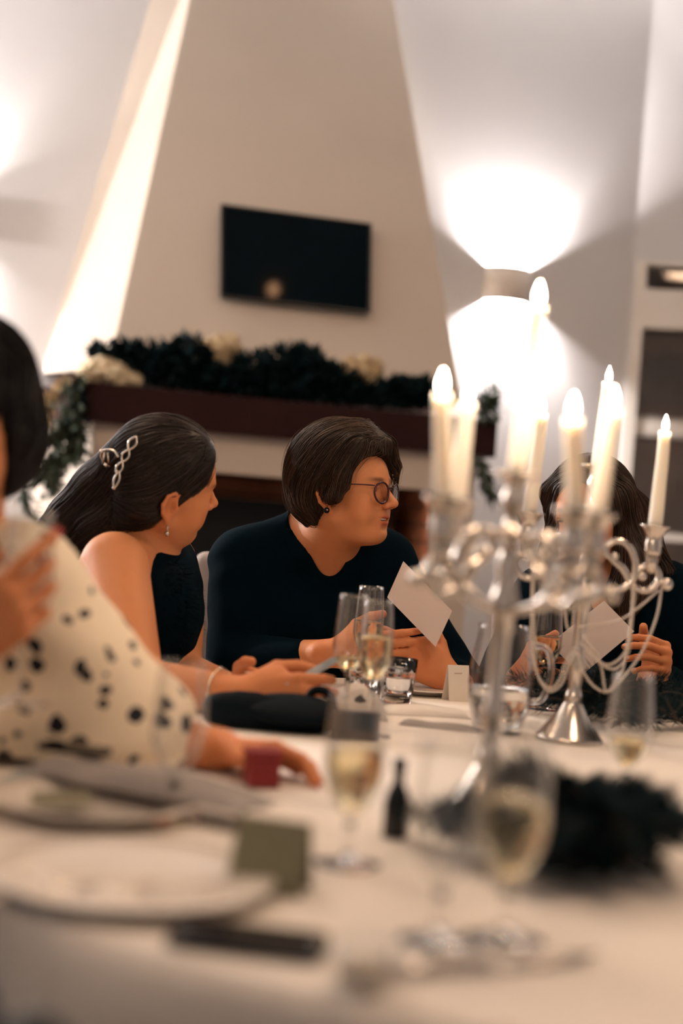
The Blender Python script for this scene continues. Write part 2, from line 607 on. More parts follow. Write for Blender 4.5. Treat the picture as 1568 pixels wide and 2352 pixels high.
def polygonize(ops, base=0.01, fine=(), lo=None, hi=None):
    """surface nets on a rectilinear grid that is finer inside the boxes of `fine` = [(lo, hi, step), ...]"""
    bb = [bbox(p) for sg, p, k in ops if sg == '+']
    L = np.min([b[0] for b in bb], axis=0) - 3 * base if lo is None else np.array(lo)
    H = np.max([b[1] for b in bb], axis=0) + 3 * base if hi is None else np.array(hi)
    ax = [axis_pts(L[i], H[i], base, [(f[0][i], f[1][i], f[2]) for f in fine]) for i in range(3)]
    n = [len(a) for a in ax]
    D = np.full(n, 1.0, np.float32)
    for sg, p, k in ops:
        a, b = bbox(p)
        pad = k + 2.5 * base
        s = [slice(max(0, np.searchsorted(ax[i], a[i] - pad) - 1), np.searchsorted(ax[i], b[i] + pad) + 1) for i in range(3)]
        if any(q.start >= min(q.stop, n[i]) for i, q in enumerate(s)):
            continue
        g = np.meshgrid(*[ax[i][s[i]] for i in range(3)], indexing='ij')
        pts = np.stack([x.ravel() for x in g], 1)
        d = sd(p, pts).reshape(g[0].shape)
        D[s[0], s[1], s[2]] = comb_d(D[s[0], s[1], s[2]], d, sg, k)
    D[[0, -1]] = 1
    D[:, [0, -1]] = 1
    D[:, :, [0, -1]] = 1
    ins = D < 0
    ny, nz = n[1], n[2]
    cells, cos_, edges = [], [], []
    for a in range(3):
        sl0 = [slice(None)] * 3
        sl1 = [slice(None)] * 3
        sl0[a] = slice(0, -1)
        sl1[a] = slice(1, None)
        x = ins[tuple(sl0)] != ins[tuple(sl1)]
        I = np.argwhere(x)
        J = I.copy()
        J[:, a] += 1
        d0 = D[I[:, 0], I[:, 1], I[:, 2]].astype(float)
        d1 = D[J[:, 0], J[:, 1], J[:, 2]].astype(float)
        t = d0 / (d0 - d1)
        P = np.stack([ax[i][I[:, i]] for i in range(3)], 1)
        P[:, a] += t * (ax[a][J[:, a]] - P[:, a])
        b, c = (a + 1) % 3, (a + 2) % 3
        q = []
        for db, dc in ((0, 0), (-1, 0), (-1, -1), (0, -1)):
            K = I.copy()
            K[:, b] += db
            K[:, c] += dc
            q.append((K[:, 0] * ny + K[:, 1]) * nz + K[:, 2])
            cells.append(q[-1])
            cos_.append(P)
        q = np.stack(q, 1)
        flip = ~ins[I[:, 0], I[:, 1], I[:, 2]]
        q[flip] = q[flip][:, ::-1]
        edges.append(q)
    cells = np.concatenate(cells)
    cos_ = np.concatenate(cos_)
    ids, inv = np.unique(cells, return_inverse=True)
    cnt = np.bincount(inv)
    V = np.stack([np.bincount(inv, cos_[:, i]) / cnt for i in range(3)], 1)
    Fc = np.searchsorted(ids, np.concatenate(edges))
    return V, Fc


def relax(V, Fc, it=1, w=0.5):
    e = np.concatenate([Fc[:, [0, 1]], Fc[:, [1, 2]], Fc[:, [2, 3]], Fc[:, [3, 0]]])
    cnt = np.bincount(e.ravel(), minlength=len(V))[:, None]
    for _ in range(it):
        S = np.zeros_like(V)
        for i in range(3):
            S[:, i] = np.bincount(e[:, 0], V[e[:, 1], i], len(V)) + np.bincount(e[:, 1], V[e[:, 0], i], len(V))
        V = V * (1 - w) + w * S / np.maximum(cnt, 1)
    return V


def grad(ops, q, e=0.002):
    g = np.stack([sdf(ops, q + np.eye(3)[i] * e) - sdf(ops, q - np.eye(3)[i] * e) for i in range(3)], 1)
    return g / (np.linalg.norm(g, axis=1, keepdims=True) + 1e-9)


def strands(ops, roots, flow, n=12, step=0.012, lift=0.0012, jit=0.15, width=0.0008, seed=1, free=None, tint=(0.5, 1.9)):
    """combed locks: thin three-sided tubes that follow the field `flow` over the surface of ops"""
    rg = np.random.default_rng(seed)
    q = roots.copy()
    m = len(q)
    off = lift * (0.2 + 1.6 * rg.random(m)) - 0.0004
    jv = rg.normal(0, jit, (m, 3))
    P = []
    ph = rg.random(m) * 6.28
    for i in range(n):
        g = grad(ops, q)
        q = q - g * (sdf(ops, q) - off)[:, None]
        P.append(q.copy())
        d = flow(q) + jv * (0.6 + 0.4 * np.sin(ph + i * 0.7))[:, None]
        d = d - g * (d * g).sum(1, keepdims=True)
        d /= np.linalg.norm(d, axis=1, keepdims=True) + 1e-9
        q = q + d * step * (0.7 + 0.3 * rg.random((m, 1)))
    P = np.array(P).transpose(1, 0, 2)                 # m, n, 3
    t = np.gradient(P, axis=1)
    t /= np.linalg.norm(t, axis=2, keepdims=True) + 1e-9
    N = np.cross(t, np.array([0.31, 0.52, 0.79]))
    N /= np.linalg.norm(N, axis=2, keepdims=True) + 1e-9
    B = np.cross(t, N)
    w = width * np.sin(np.linspace(0.35, pi - 0.12, n))[None, :, None] * (0.6 + 0.8 * rg.random((m, 1, 1)))
    V = np.stack([P + w * (cos(a) * N + sin(a) * B) for a in (0, 2.094, 4.189)], 2).reshape(-1, 3)
    base = (np.arange(m)[:, None] * n + np.arange(n - 1)[None, :]) * 3
    Fc = []
    for k in range(3):
        k2 = (k + 1) % 3
        Fc.append(np.stack([base + k, base + k2, base + 3 + k2, base + 3 + k], -1).reshape(-1, 4))
    hs_ = np.floor(roots / 0.007).astype(int)            # strands of one lock share a tone
    hv = np.abs(np.sin(hs_ @ np.array((127.1, 311.7, 74.7))) * 43758.5) % 1
    c = tint[0] + (tint[1] - tint[0]) * (0.65 * hv + 0.35 * rg.random(m)) ** 2.2
    col = np.repeat(c, n * 3)[:, None] * np.ones(3)
    return V, np.concatenate(Fc), col


def catqf(parts):
    V, Fc, Cc, n = [], [], [], 0
    for v, f, c in parts:
        V.append(v)
        Fc.append(f + n)
        Cc.append(c if isinstance(c, np.ndarray) else np.full((len(v), 3), c))
        n += len(v)
    return np.concatenate(V), np.concatenate(Fc), np.concatenate(Cc)

# ================================================================== the room
AY = radians(12)                                   # the fireplace wall recedes to the right
U = np.array([cos(AY), sin(AY), 0])
VV = np.array([-sin(AY), cos(AY), 0])
Z3 = np.array([0, 0, 1.0])
FP0 = W(650, 800, 6.0)                             # on the foot of the hood's front
TILT = radians(14)
HOODN = -(VV * cos(TILT) - Z3 * sin(TILT))         # faces the room and a little up
BACKP = FP0 + VV * 0.5                             # back wall plane


def struct(name, V, Fc, m, loc=None, smooth=False):
    o = obj(name, V, Fc, m, None, loc, smooth)
    o['kind'] = 'structure'
    return o


def loc_uvz(u, v, z):
    p = FP0 + U * u + VV * v
    return np.array([p[0], p[1], z])


def wall(name, a, b, z0, z1, th, m):
    """upright slab from a to b (xy), thickened to the left of a->b"""
    a, b = np.array([a[0], a[1], 0]), np.array([b[0], b[1], 0])
    d = norm(b - a)
    nn = np.array([-d[1], d[0], 0]) * th
    q = [a + Z3 * z0, b + Z3 * z0, b + Z3 * z1, a + Z3 * z1]
    return struct(name, *prism(q, nn), m)


corner = RP(1452, 620, BACKP, VV)                  # where the back wall meets the angled window wall
dirR = np.array([cos(radians(-10)), sin(radians(-10)), 0])
bl = loc_uvz(-4.2, 0.5, 0)
rr_end = corner + dirR * 2.2
wall('wall_back', bl, corner, 0, CEIL, 0.15, M['wall'])
wall('wall_left', (bl[0], -2.6), bl, 0, CEIL, 0.15, M['wall'])
wall('wall_front', (rr_end[0] + 1.2, -2.6), (bl[0], -2.6), 0, CEIL, 0.15, M['wall'])
wall('wall_side', rr_end, (rr_end[0] + 1.2, -2.6), 0, CEIL, 0.15, M['wall'])
x0, x1, y0, y1 = bl[0] - 0.3, rr_end[0] + 1.6, -2.9, max(bl[1], corner[1]) + 0.6
struct('floor', *box(((x0 + x1) / 2, (y0 + y1) / 2, -0.05), (x1 - x0, y1 - y0, 0.1)), M['floor'])
struct('ceiling', *box(((x0 + x1) / 2, (y0 + y1) / 2, CEIL + 0.05), (x1 - x0, y1 - y0, 0.1)), M['ceiling'])

# french window in the angled wall: wall pieces around an opening, white frame, glass panes, night behind
nR = np.array([dirR[1], -dirR[0], 0])              # into the room
if np.dot(nR, CC - corner) < 0:
    nR = -nR


def onR(px, py):
    p = RP(px, py, corner, nR)
    return np.dot(p - corner, dirR), p[2]


sL, zT = onR(1462, 600)                            # outer frame edge, its top
s0 = onR(1497, 660)[0] - 0.03                      # left edge of the panes
zt0, zt1 = onR(1530, 668)[1], onR(1530, 612)[1]    # transom pane
zm0, zm1 = onR(1500, 958)[1], onR(1520, 757)[1]    # middle pane
zl1 = onR(1480, 1004)[1]                           # lower pane top
pw = 0.30
sE = s0 + 2 * pw + 0.06 + 0.09


def Rbox(s_a, s_b, z_a, z_b, d0, d1):
    c = corner + dirR * (s_a + s_b) / 2 + nR * (d0 + d1) / 2
    c = np.array([c[0], c[1], (z_a + z_b) / 2])
    R = np.stack([dirR, nR, Z3], 1)
    return box(c, (abs(s_b - s_a), abs(d1 - d0), z_b - z_a), R)


sw = struct('wall_right', *join([Rbox(0, sL, 0, CEIL, -0.15, 0), Rbox(sE + 0.02, 2.2, 0, CEIL, -0.15, 0), Rbox(sL, sE + 0.02, zT, CEIL, -0.15, 0)]), M['wall'])
wf = struct('window_1', *join([Rbox(sL, s0, 0, zT, -0.10, 0.03), Rbox(s0 + 2 * pw + 0.06, sE + 0.02, 0, zT, -0.10, 0.03),
                               Rbox(s0, s0 + 2 * pw + 0.06, zt1, zT, -0.10, 0.025), Rbox(s0, s0 + 2 * pw + 0.06, zm1, zt0, -0.10, 0.035),
                               Rbox(s0, s0 + 2 * pw + 0.06, 0, 0.35, -0.10, 0.02)]), M['white_paint'])
rows = [(zt0, zt1), (zm0, zm1), (zl1 - 0.45, zl1), (0.35, zl1 - 0.49)]
for za, zb in rows:
    for k in range(2):
        a = s0 + k * (pw + 0.06)
        obj('pane', *Rbox(a, a + pw, za, zb, -0.065, -0.061), M['pane'], wf, smooth=False)
for za, zb in ((zm0 - 0.02, zm0), (zl1, zl1 + 0.02), (zl1 - 0.49, zl1 - 0.45)):
    obj('glazing_bar', *Rbox(s0, s0 + 2 * pw + 0.06, za, zb, -0.09, 0.012), M['white_paint'], wf, smooth=False)
obj('glazing_bar', *Rbox(s0, s0 + 2 * pw + 0.06, zl1, zm0, -0.09, 0.012), M['white_paint'], wf, smooth=False)
obj('mullion', *Rbox(s0 + pw, s0 + pw + 0.06, 0.35, zt1, -0.09, 0.015), M['white_paint'], wf, smooth=False)
struct('wall_outside', *Rbox(sL - 0.2, sE + 0.4, -0.0, CEIL, -0.75, -0.70), M['night'])

# ------------------------------------------------------------------ fireplace
fire = thing('fireplace', 'white plaster fireplace with a tapering chimney hood and dark wooden mantel beam', 'fireplace', loc_uvz(0, 0, 0))


def hoodp(px, py):
    return RP(px, py, FP0, HOODN)


def line_on_hood(p, q, z):
    a, b = hoodp(*p), hoodp(*q)
    t = (z - a[2]) / (b[2] - a[2])
    return a + (b - a) * t


def line_on_wall(p, q, z):
    a, b = RP(*p, BACKP, VV), RP(*q, BACKP, VV)
    t = (z - a[2]) / (b[2] - a[2])
    return a + (b - a) * t


ztop = FP0[2] + 0.46 / tan(TILT)
ztop = min(ztop, CEIL)
zb = FP0[2] - 0.16
FL0, FL1 = line_on_hood((262, 790), (435, 0), zb), line_on_hood((262, 790), (435, 0), ztop)
FR0, FR1 = line_on_hood((1040, 800), (903, 0), zb), line_on_hood((1040, 800), (903, 0), ztop)
BL0, BL1 = line_on_wall((90, 870), (345, 0), zb), line_on_wall((90, 870), (345, 0), ztop)
dv0, dv1 = np.dot(BACKP - FR0, VV), np.dot(BACKP - FR1, VV)
BR0, BR1 = FR0 + VV * dv0 + U * 0.03, FR1 + VV * dv1 + U * 0.01
hv = np.array([FL0, FR0, BR0, BL0, FL1, FR1, BR1, BL1])
obj('hood', hv, [(0, 1, 5, 4), (1, 2, 6, 5), (2, 3, 7, 6), (3, 0, 4, 7), (4, 5, 6, 7), (3, 2, 1, 0)], M['hood'], fire, smooth=False)

# mantel beam: its front plane stands 0.30 m before the hood's foot, its left end is splayed back to the wall
MP = FP0 - VV * 0.30
ml, mlb = RP(192, 884, MP, VV), RP(190, 972, MP, VV)
mr = RP(1141, 1000, MP, VV)
zM1, zM0 = RP(600, 915, MP, VV)[2], RP(600, 1003, MP, VV)[2]
mw = RP(52, 900, BACKP, VV)
q = [np.array([p[0], p[1], zM0]) for p in (ml, mr, mr + VV * 0.78, mw)]
obj('mantel_beam', *prism(q, Z3 * (zM1 - zM0)), M['wood'], fire, smooth=False)

# plaster breast below the beam with the fire opening
BP = FP0 - VV * 0.265
bl0, br0 = RP(212, 1000, BP, VV), RP(1090, 1100, BP, VV)
zo = RP(700, 1102, BP, VV)[2]                       # lintel of the opening
ol, orr = RP(330, 1100, BP, VV), RP(1000, 1150, BP, VV)
bw = RP(85, 1000, BACKP, VV)


def zz(p, z):
    return np.array([p[0], p[1], z])


def upright(poly, z0, z1):
    return prism([zz(p, z0) for p in poly], Z3 * (z1 - z0))


olb = ol + VV * 0.62
orb = orr + VV * 0.62
obj('breast', *join([upright([bl0, br0, br0 + VV * 0.69, bw], zo, zM0), upright([bl0, ol, ol + VV * 0.69, bw], 0, zo),
                     upright([orr, br0, br0 + VV * 0.69, orr + VV * 0.69], 0, zo)]), M['hood'], fire, smooth=False)
# brick lining of the fire opening: one brick each (shared meshes), courses with recessed joints
bw_, bh_ = 0.215, 0.065
ou0, ou1 = np.dot(ol - FP0, U), np.dot(orr - FP0, U)
bv = np.dot(BP - FP0, VV)
Rw = np.stack([U, VV, Z3], 1)
bm_mesh = None
z = zo - bh_ / 2 - 0.004
rowi = 0
while z > zo - 0.46:
    u = ou0 + (0.0 if rowi % 2 else -0.11)
    while u < ou1:
        a, b = max(u, ou0 + 0.004), min(u + bw_, ou1 - 0.004)
        if b - a > 0.03:
            c = loc_uvz((a + b) / 2, bv + 0.56 + 0.006 * RNG.random(), z)
            obj('brick', *box(c, (b - a, 0.05, bh_), Rw), M['brick'], fire, smooth=False)
        u += bw_ + 0.008
    for side, uu in ((0, ou0 + 0.02), (1, ou1 - 0.02)):
        for k in range(2):
            c = loc_uvz(uu, bv + 0.14 + k * 0.25, z)
            obj('brick', *box(c, (0.03, 0.235, bh_), Rw), M['brick'], fire, smooth=False)
    z -= bh_ + 0.008
    rowi += 1
obj('firebox', *join([box(loc_uvz((ou0 + ou1) / 2, bv + 0.605, zo / 2), (ou1 - ou0, 0.03, zo), Rw),
                      box(loc_uvz((ou0 + ou1) / 2, bv + 0.30, 0.02), (ou1 - ou0, 0.58, 0.04), Rw)]), M['iron'], fire, smooth=False)
# black iron stove standing in the opening
zs = RP(640, 1166, BP + VV * 0.2, VV)[2]
su0 = np.dot(RP(420, 1166, BP + VV * 0.2, VV) - FP0, U)
su1 = np.dot(RP(893, 1190, BP + VV * 0.2, VV) - FP0, U)
stove = thing('stove', 'low black iron stove standing inside the fireplace opening', 'stove', loc_uvz((su0 + su1) / 2, bv + 0.3, 0.04))
obj('stove_body', *box(loc_uvz((su0 + su1) / 2, bv + 0.33, (zs + 0.10) / 2), (su1 - su0, 0.26, zs - 0.10), Rw), M['iron'], stove, smooth=False)
obj('stove_top', *box(loc_uvz((su0 + su1) / 2, bv + 0.33, zs + 0.012), (su1 - su0 + 0.04, 0.30, 0.024), Rw), M['iron'], stove, smooth=False)
obj('stove_door', *box(loc_uvz((su0 + su1) / 2, bv + 0.195, zs * 0.55), ((su1 - su0) * 0.7, 0.02, zs * 0.6), Rw), M['iron'], stove, smooth=False)
for k in (-1, 1):
    obj('leg', *box(loc_uvz((su0 + su1) / 2 + k * (su1 - su0) * 0.42, bv + 0.33, 0.08), (0.05, 0.22, 0.07), Rw), M['iron'], stove, smooth=False)

# ------------------------------------------------------------------ television on the hood
tvc = [hoodp(*p) for p in ((504, 478), (848, 523), (846, 727), (503, 689))]
tv = thing('television', 'black flat television hung on the slanting chimney hood above the mantel', 'television', np.mean(tvc, axis=0))
hn = norm(HOODN)
cen = np.mean(tvc, axis=0)
q = [p + hn * 0.004 for p in tvc]
obj('back_case', *prism([cen + (p - cen) * 0.96 + hn * 0.002 for p in tvc], hn * 0.03), M['tvbezel'], tv, smooth=False)
fr = []
for i in range(4):
    a, b = tvc[i], tvc[(i + 1) % 4]
    ai, bi = cen + (a - cen) * 0.965, cen + (b - cen) * 0.965
    fr.append(prism([a + hn * 0.032, b + hn * 0.032, bi + hn * 0.032, ai + hn * 0.032], hn * 0.012))
obj('bezel', *join(fr), M['tvbezel'], tv, smooth=False)
obj('screen', *prism([cen + (p - cen) * 0.967 + hn * 0.033 for p in tvc], hn * 0.006), M['tvscreen'], tv, smooth=False)


# ------------------------------------------------------------------ wall lamps: half-round plaster shades, light out of the top and the bottom
def wall_lamp(px, py, w, h, energy, label):
    c = RP(px, py, BACKP, VV)
    t = thing('wall_lamp', label, 'lamp', c - Z3 * h / 2)
    n = 28
    V, Fc = [], []
    for rr in (1.0, 0.95):
        for zq in (-h / 2, h / 2):
            for k in range(n + 1):
                a = pi * k / n
                V.append(c + U * (-cos(a) * w / 2 * rr) - VV * (sin(a) * w / 2 * 0.75 * rr) + Z3 * zq)
    m = n + 1
    for k in range(n):
        Fc += [(k, k + 1, m + k + 1, m + k), (2 * m + k + 1, 2 * m + k, 3 * m + k, 3 * m + k + 1),
               (m + k, m + k + 1, 3 * m + k + 1, 3 * m + k), (k + 1, k, 2 * m + k, 2 * m + k + 1)]
    obj('lamp_shade', V, Fc, M['shade'], t)
    obj('wall_plate', *box(c - VV * 0.008, (w * 0.5, 0.014, h * 0.5), Rw), M['white_paint'], t, smooth=False)
    bc = c - VV * w * 0.19
    obj('bulb', *ball(bc, (0.016, 0.016, 0.022), 12, 8), M['bulb'], t)
    ld = bpy.data.lights.new('wall lamp light', 'POINT')
    ld.energy = energy
    ld.color = (1.0, 0.94, 0.93)
    ld.shadow_soft_size = 0.03
    lo = bpy.data.objects.new('lamp_light', ld)
    COL.objects.link(lo)
    lo.parent = t
    lo.location = tuple(bc - wloc(t))
    return t


sconce_w = np.linalg.norm(RP(1213, 655, BACKP, VV) - RP(1112, 655, BACKP, VV))
wall_lamp(1163, 656, sconce_w, 0.165, SCONCE_W, 'half-round plaster wall lamp glowing beside the chimney hood near the french window')
wall_lamp(-150, 478, sconce_w, 0.165, SCONCE_W * 0.55, 'half-round plaster wall lamp on the far side of the hood from the window')


# an added globe lamp, unseen, whose light rakes along the back wall and strikes the splayed side of the hood
gp = loc_uvz(-4.05, 0.02, 2.35)
gt = thing('added_globe_lamp', 'added unseen globe lamp on the side wall, brightening the splayed hood side', 'lamp', gp - Z3 * 0.09)
obj('wall_plate', *box(gp - U * 0.11, (0.02, 0.10, 0.14), Rw), M['steel'], gt, smooth=False)
obj('globe_arm', *tube([gp - U * 0.11, gp - U * 0.05], 0.012), M['steel'], gt)
obj('globe', *ball(gp, 0.07, 20, 14), M['bulb'], gt)
ld = bpy.data.lights.new('added globe light', 'POINT')
ld.energy = GLOBE_W
ld.color = (1.0, 0.94, 0.91)
ld.shadow_soft_size = 0.07
lo = bpy.data.objects.new('lamp_light', ld)
COL.objects.link(lo)
lo.parent = gt
lo.location = tuple(gp + U * 0.16 - wloc(gt))


# ------------------------------------------------------------------ added ceiling lamps, unseen, put in to light the table, people and hood
def added_ceiling_lamp(x, y, energy, size, col, label):
    t = thing('added_ceiling_lamp', label, 'lamp', (x, y, CEIL - 0.30))
    obj('lamp_rod', *tube([(x, y, CEIL), (x, y, CEIL - 0.24)], 0.008), M['steel'], t)
    obj('lamp_shade', *lathe([(0.03, 0.06), (size / 2 + 0.02, 0.05), (size / 2 + 0.02, -0.03), (size / 2 + 0.005, -0.03), (size / 2 + 0.005, 0.035), (0.03, 0.04)], 40, (x, y, CEIL - 0.30), cap=False), M['shade'], t)
    ld = bpy.data.lights.new('added lamp light', 'AREA')
    ld.shape = 'DISK'
    ld.size = size
    ld.energy = energy
    ld.color = col
    lo = bpy.data.objects.new('lamp_light', ld)
    COL.objects.link(lo)
    lo.parent = t
    lo.location = (0, 0, -0.005)
    return t


added_ceiling_lamp(*KEY_POS, KEY_W, 0.5, WARM, 'added unseen key lamp over the near side of the table')
added_ceiling_lamp(*FILL_POS, FILL_W, 0.5, WARM, 'added unseen fill lamp over the middle of the table')

added_ceiling_lamp(-1.5, 3.3, BACK_W, 0.5, WARM, 'added unseen ceiling lamp between the table and the fireplace, on the wall lamp side')
added_ceiling_lamp(1.3, 3.6, BACK_W, 0.5, WARM, 'added unseen ceiling lamp between the table and the french window')

# a bare pendant bulb behind the camera, mirrored low in the television screen
pm = hoodp(622, 677)
dm = norm(pm - CC)
rm = dm - 2 * np.dot(dm, hn) * hn
pk = pm + rm * min(7.0, (3.2 - pm[2]) / max(rm[2], 0.05))
pt2 = thing('pendant_lamp', 'bare warm bulb hanging on a cord, mirrored in the television screen', 'lamp', pk - Z3 * 0.05)
obj('cord', *tube([(pk[0], pk[1], CEIL), pk + Z3 * 0.07], 0.004), M['iron'], pt2)
obj('socket', *lathe([(0.012, 0.035), (0.020, 0.04), (0.020, 0.08), (0.008, 0.09)], 20, tuple(pk)), M['iron'], pt2)
obj('bulb', *ball(pk, (0.034, 0.034, 0.042), 20, 14), M['hotbulb'], pt2)

# ------------------------------------------------------------------ table, cloth, chairs
TC, TR, TZ = np.array([0.45, 1.97]), 1.075, 0.75
tb = thing('round_table', 'large round banquet table hidden under a white cloth', 'table', (TC[0], TC[1], 0))
obj('tabletop', *lathe([(TR - 0.01, TZ - 0.03), (TR - 0.01, TZ - 0.004)], 96, (TC[0], TC[1], 0)), M['wood'], tb)
for k in range(4):
    a = 0.2 + k * pi / 2
    x, y = TC[0] + 0.60 * cos(a), TC[1] + 0.60 * sin(a)
    obj('leg', *tube([(x, y, 0), (x, y, TZ - 0.03)], 0.025), M['steel'], tb)
V, Fc = [], []
n, prof = 240, [(0.0, 0), (0.4, 0), (0.8, 0), (1.06, 0), (TR - 0.01, 0), (TR, -0.004), (TR + 0.006, -0.02), (TR + 0.010, -0.05), (TR + 0.014, -0.10), (TR + 0.016, -0.15)]
for i, (r, z) in enumerate(prof):
    for k in range(n):
        a = 2 * pi * k / n
        w = max(0, -z) / 0.15
        rr = r + w * (0.016 * sin(14 * a) + 0.010 * sin(23 * a + 1.3))
        V.append((TC[0] + rr * cos(a), TC[1] + rr * sin(a), TZ + z + (0.0008 * sin(9 * a + 5 * r) if 0 < i < 4 else 0)))
for i in range(len(prof) - 1):
    for k in range(n):
        k2 = (k + 1) % n
        Fc.append((i * n + k, i * n + k2, (i + 1) * n + k2, (i + 1) * n + k))
V = np.array(V)
cl = obj('tablecloth', V, [f[::-1] for f in Fc], M['cloth'], None, (TC[0], TC[1], TZ - 0.15))
tag(cl, 'white cloth covering the large round banquet table', 'tablecloth')


def chair(c, face, label, m, name='banquet_chair', hmax=0.955):
    """covered banquet chair; c = seat centre (xy), face = direction the sitter looks"""
    f = norm([face[0], face[1], 0])
    s = np.array([-f[1], f[0], 0])
    R = np.stack([f, s, Z3], 1)
    c = np.array([c[0], c[1], 0])
    t = thing(name, label, 'chair', c)
    ops = [('+', cap(c + s * k + f * q + Z3 * 0.43, c + s * k - f * q + Z3 * 0.43, 0.035), 0.05) for k in (-0.17, 0, 0.17) for q in (0.16,)]
    V, Fc = polygonize([('+', ell(c + Z3 * 0.425, (0.235, 0.235, 0.045), R), 0)] + ops, 0.014)
    obj('seat', V, Fc, m, t)
    b = c - f * 0.23
    ops = []
    for k in np.linspace(-0.185, 0.185, 6):
        h = hmax - 0.9 * abs(k) ** 2.2
        ops.append(('+', cap(b + s * k + Z3 * 0.50, b + s * k - f * 0.07 + Z3 * h, 0.028), 0.04))
    V, Fc = polygonize(ops, 0.012)
    obj('backrest', V, Fc, m, t)
    for i in (-1, 1):
        for j in (-1, 1):
            p = c + f * 0.17 * i + s * 0.18 * j
            obj('leg', *tube([p + Z3 * 0.41, p + f * 0.02 * i + s * 0.01 * j], 0.014), M['steel'], t)
    return t

# ================================================================== people
def rot3(yaw, pitch=0, roll=0):
    return rotm((0, 0, 1), radians(yaw)) @ rotm((0, 1, 0), radians(pitch)) @ rotm((1, 0, 0), radians(roll))


def head_ops(full=0.0, smile=0.0):
    """x forward, y to the person's left, z up; origin midway between the ear canals; metres"""
    o = []
    A = lambda p, k: o.append(('+', p, k))
    S = lambda p, k: o.append(('-', p, k))
    A(ell((-0.010, 0, 0.045), (0.094, 0.074, 0.084)), 0)
    A(ell((0.034, 0, 0.045), (0.056, 0.060, 0.056)), 0.02)
    A(ell((0.030, 0, -0.016), (0.054, 0.057 + 0.003 * full, 0.068)), 0.025)
    for s in (-1, 1):
        A(ell((0.056, 0.036 * s, -0.004), (0.027, 0.026, 0.020)), 0.02)              # cheek bone
        A(ell((0.048, (0.036 + 0.004 * full) * s, -0.036), (0.033, 0.026 + 0.004 * full, 0.034)), 0.02)
        A(cap((-0.006, 0.054 * s, -0.040), (0.058, 0.020 * s, -0.080), 0.015 + 0.004 * full, 0.015), 0.022)  # jaw
    A(ell((0.074, 0, -0.079), (0.018, 0.022, 0.016)), 0.018)
    if full:
        A(ell((0.028, 0, -0.082), (0.045, 0.045, 0.022)), 0.03)                      # soft chin
    A(cap((0.080, -0.030, 0.036), (0.080, 0.030, 0.036), 0.009), 0.014)              # brow
    A(ell((0.072, 0, -0.046), (0.0245, 0.031, 0.024)), 0.016)                         # mouth mound
    for s in (-1, 1):
        S(ell((0.100, 0.034 * s, 0.017), (0.017, 0.016, 0.011)), 0.014)              # socket
        A(ell((0.0715, 0.032 * s, 0.017), (0.0135, 0.0150, 0.0125)), 0.006)          # lids
        S(ell((0.0870, 0.0325 * s, 0.0155), (0.0075, 0.0118, 0.0042)), 0.0015)       # open slit
        A(cap((0.0845, 0.024 * s, 0.0205), (0.077, 0.045 * s, 0.0185), 0.0022), 0.003)  # upper lid fold
    A(cap((0.085, 0, 0.026), (0.108, 0, -0.010), 0.0075, 0.0098), 0.010)             # nose
    A(ell((0.1105, 0, -0.0135), (0.0115, 0.0115, 0.0100)), 0.006)
    for s in (-1, 1):
        A(ell((0.098, 0.0115 * s, -0.0185), (0.0105, 0.0075, 0.0075)), 0.005)
        S(ell((0.1035, 0.0060 * s, -0.0265), (0.0055, 0.0032, 0.0050)), 0.002)
    # lips: upper with a bow, lower fuller; a slightly open smiling mouth
    e = 0.004 * smile
    for s in (-1, 1):
        A(cap((0.0932 - 0.2 * e, 0.004 * s, -0.0428), (0.0840 - e, (0.022 + 1.3 * e) * s, -0.0475 + 1.3 * e), 0.0042, 0.0025), 0.004)
        A(cap((0.0915 - 0.3 * e, 0.003 * s, -0.0552 - e), (0.0830 - e, (0.020 + 1.4 * e) * s, -0.0502 + 1.3 * e), 0.0049, 0.0025), 0.004)
    if smile:
        S(ell((0.0910, 0, -0.0488), (0.014, 0.0215, 0.0036)), 0.002)
        for s in (-1, 1):
            S(cap((0.0900, 0.010 * s, -0.0480), (0.0830, 0.0245 * s, -0.0440), 0.0026, 0.0010), 0.001)
    else:
        S(ell((0.0925, 0, -0.0490), (0.010, 0.021, 0.0010)), 0.002)
    S(ell((0.094, 0, -0.068), (0.008, 0.014, 0.005)), 0.010)                         # under the lip
    for s in (-1, 1):                                                                # ears
        y = 0.076 * s
        A(ell((-0.016, y, -0.001), (0.018, 0.0055, 0.028), rotm((0, 0, 1), 0.35 * s)), 0.006)
        rim = [(-0.004, 0.073, 0.014), (-0.004, 0.078, 0.026), (-0.015, 0.083, 0.031), (-0.028, 0.087, 0.024), (-0.034, 0.088, 0.006), (-0.028, 0.085, -0.012), (-0.018, 0.080, -0.024)]
        for a, b in zip(rim[:-1], rim[1:]):
            A(cap((a[0], a[1] * s, a[2]), (b[0], b[1] * s, b[2]), 0.0042), 0.003)
        A(ell((-0.011, 0.078 * s, -0.030), (0.0075, 0.0050, 0.0085)), 0.005)
        A(ell((0.001, 0.0755 * s, -0.004), (0.0055, 0.0050, 0.0075)), 0.004)
        S(ell((-0.0135, 0.083 * s, -0.002), (0.0085, 0.0070, 0.0150)), 0.004)
        S(ell((-0.020, 0.087 * s, 0.014), (0.007, 0.0035, 0.010)), 0.003)
    return o


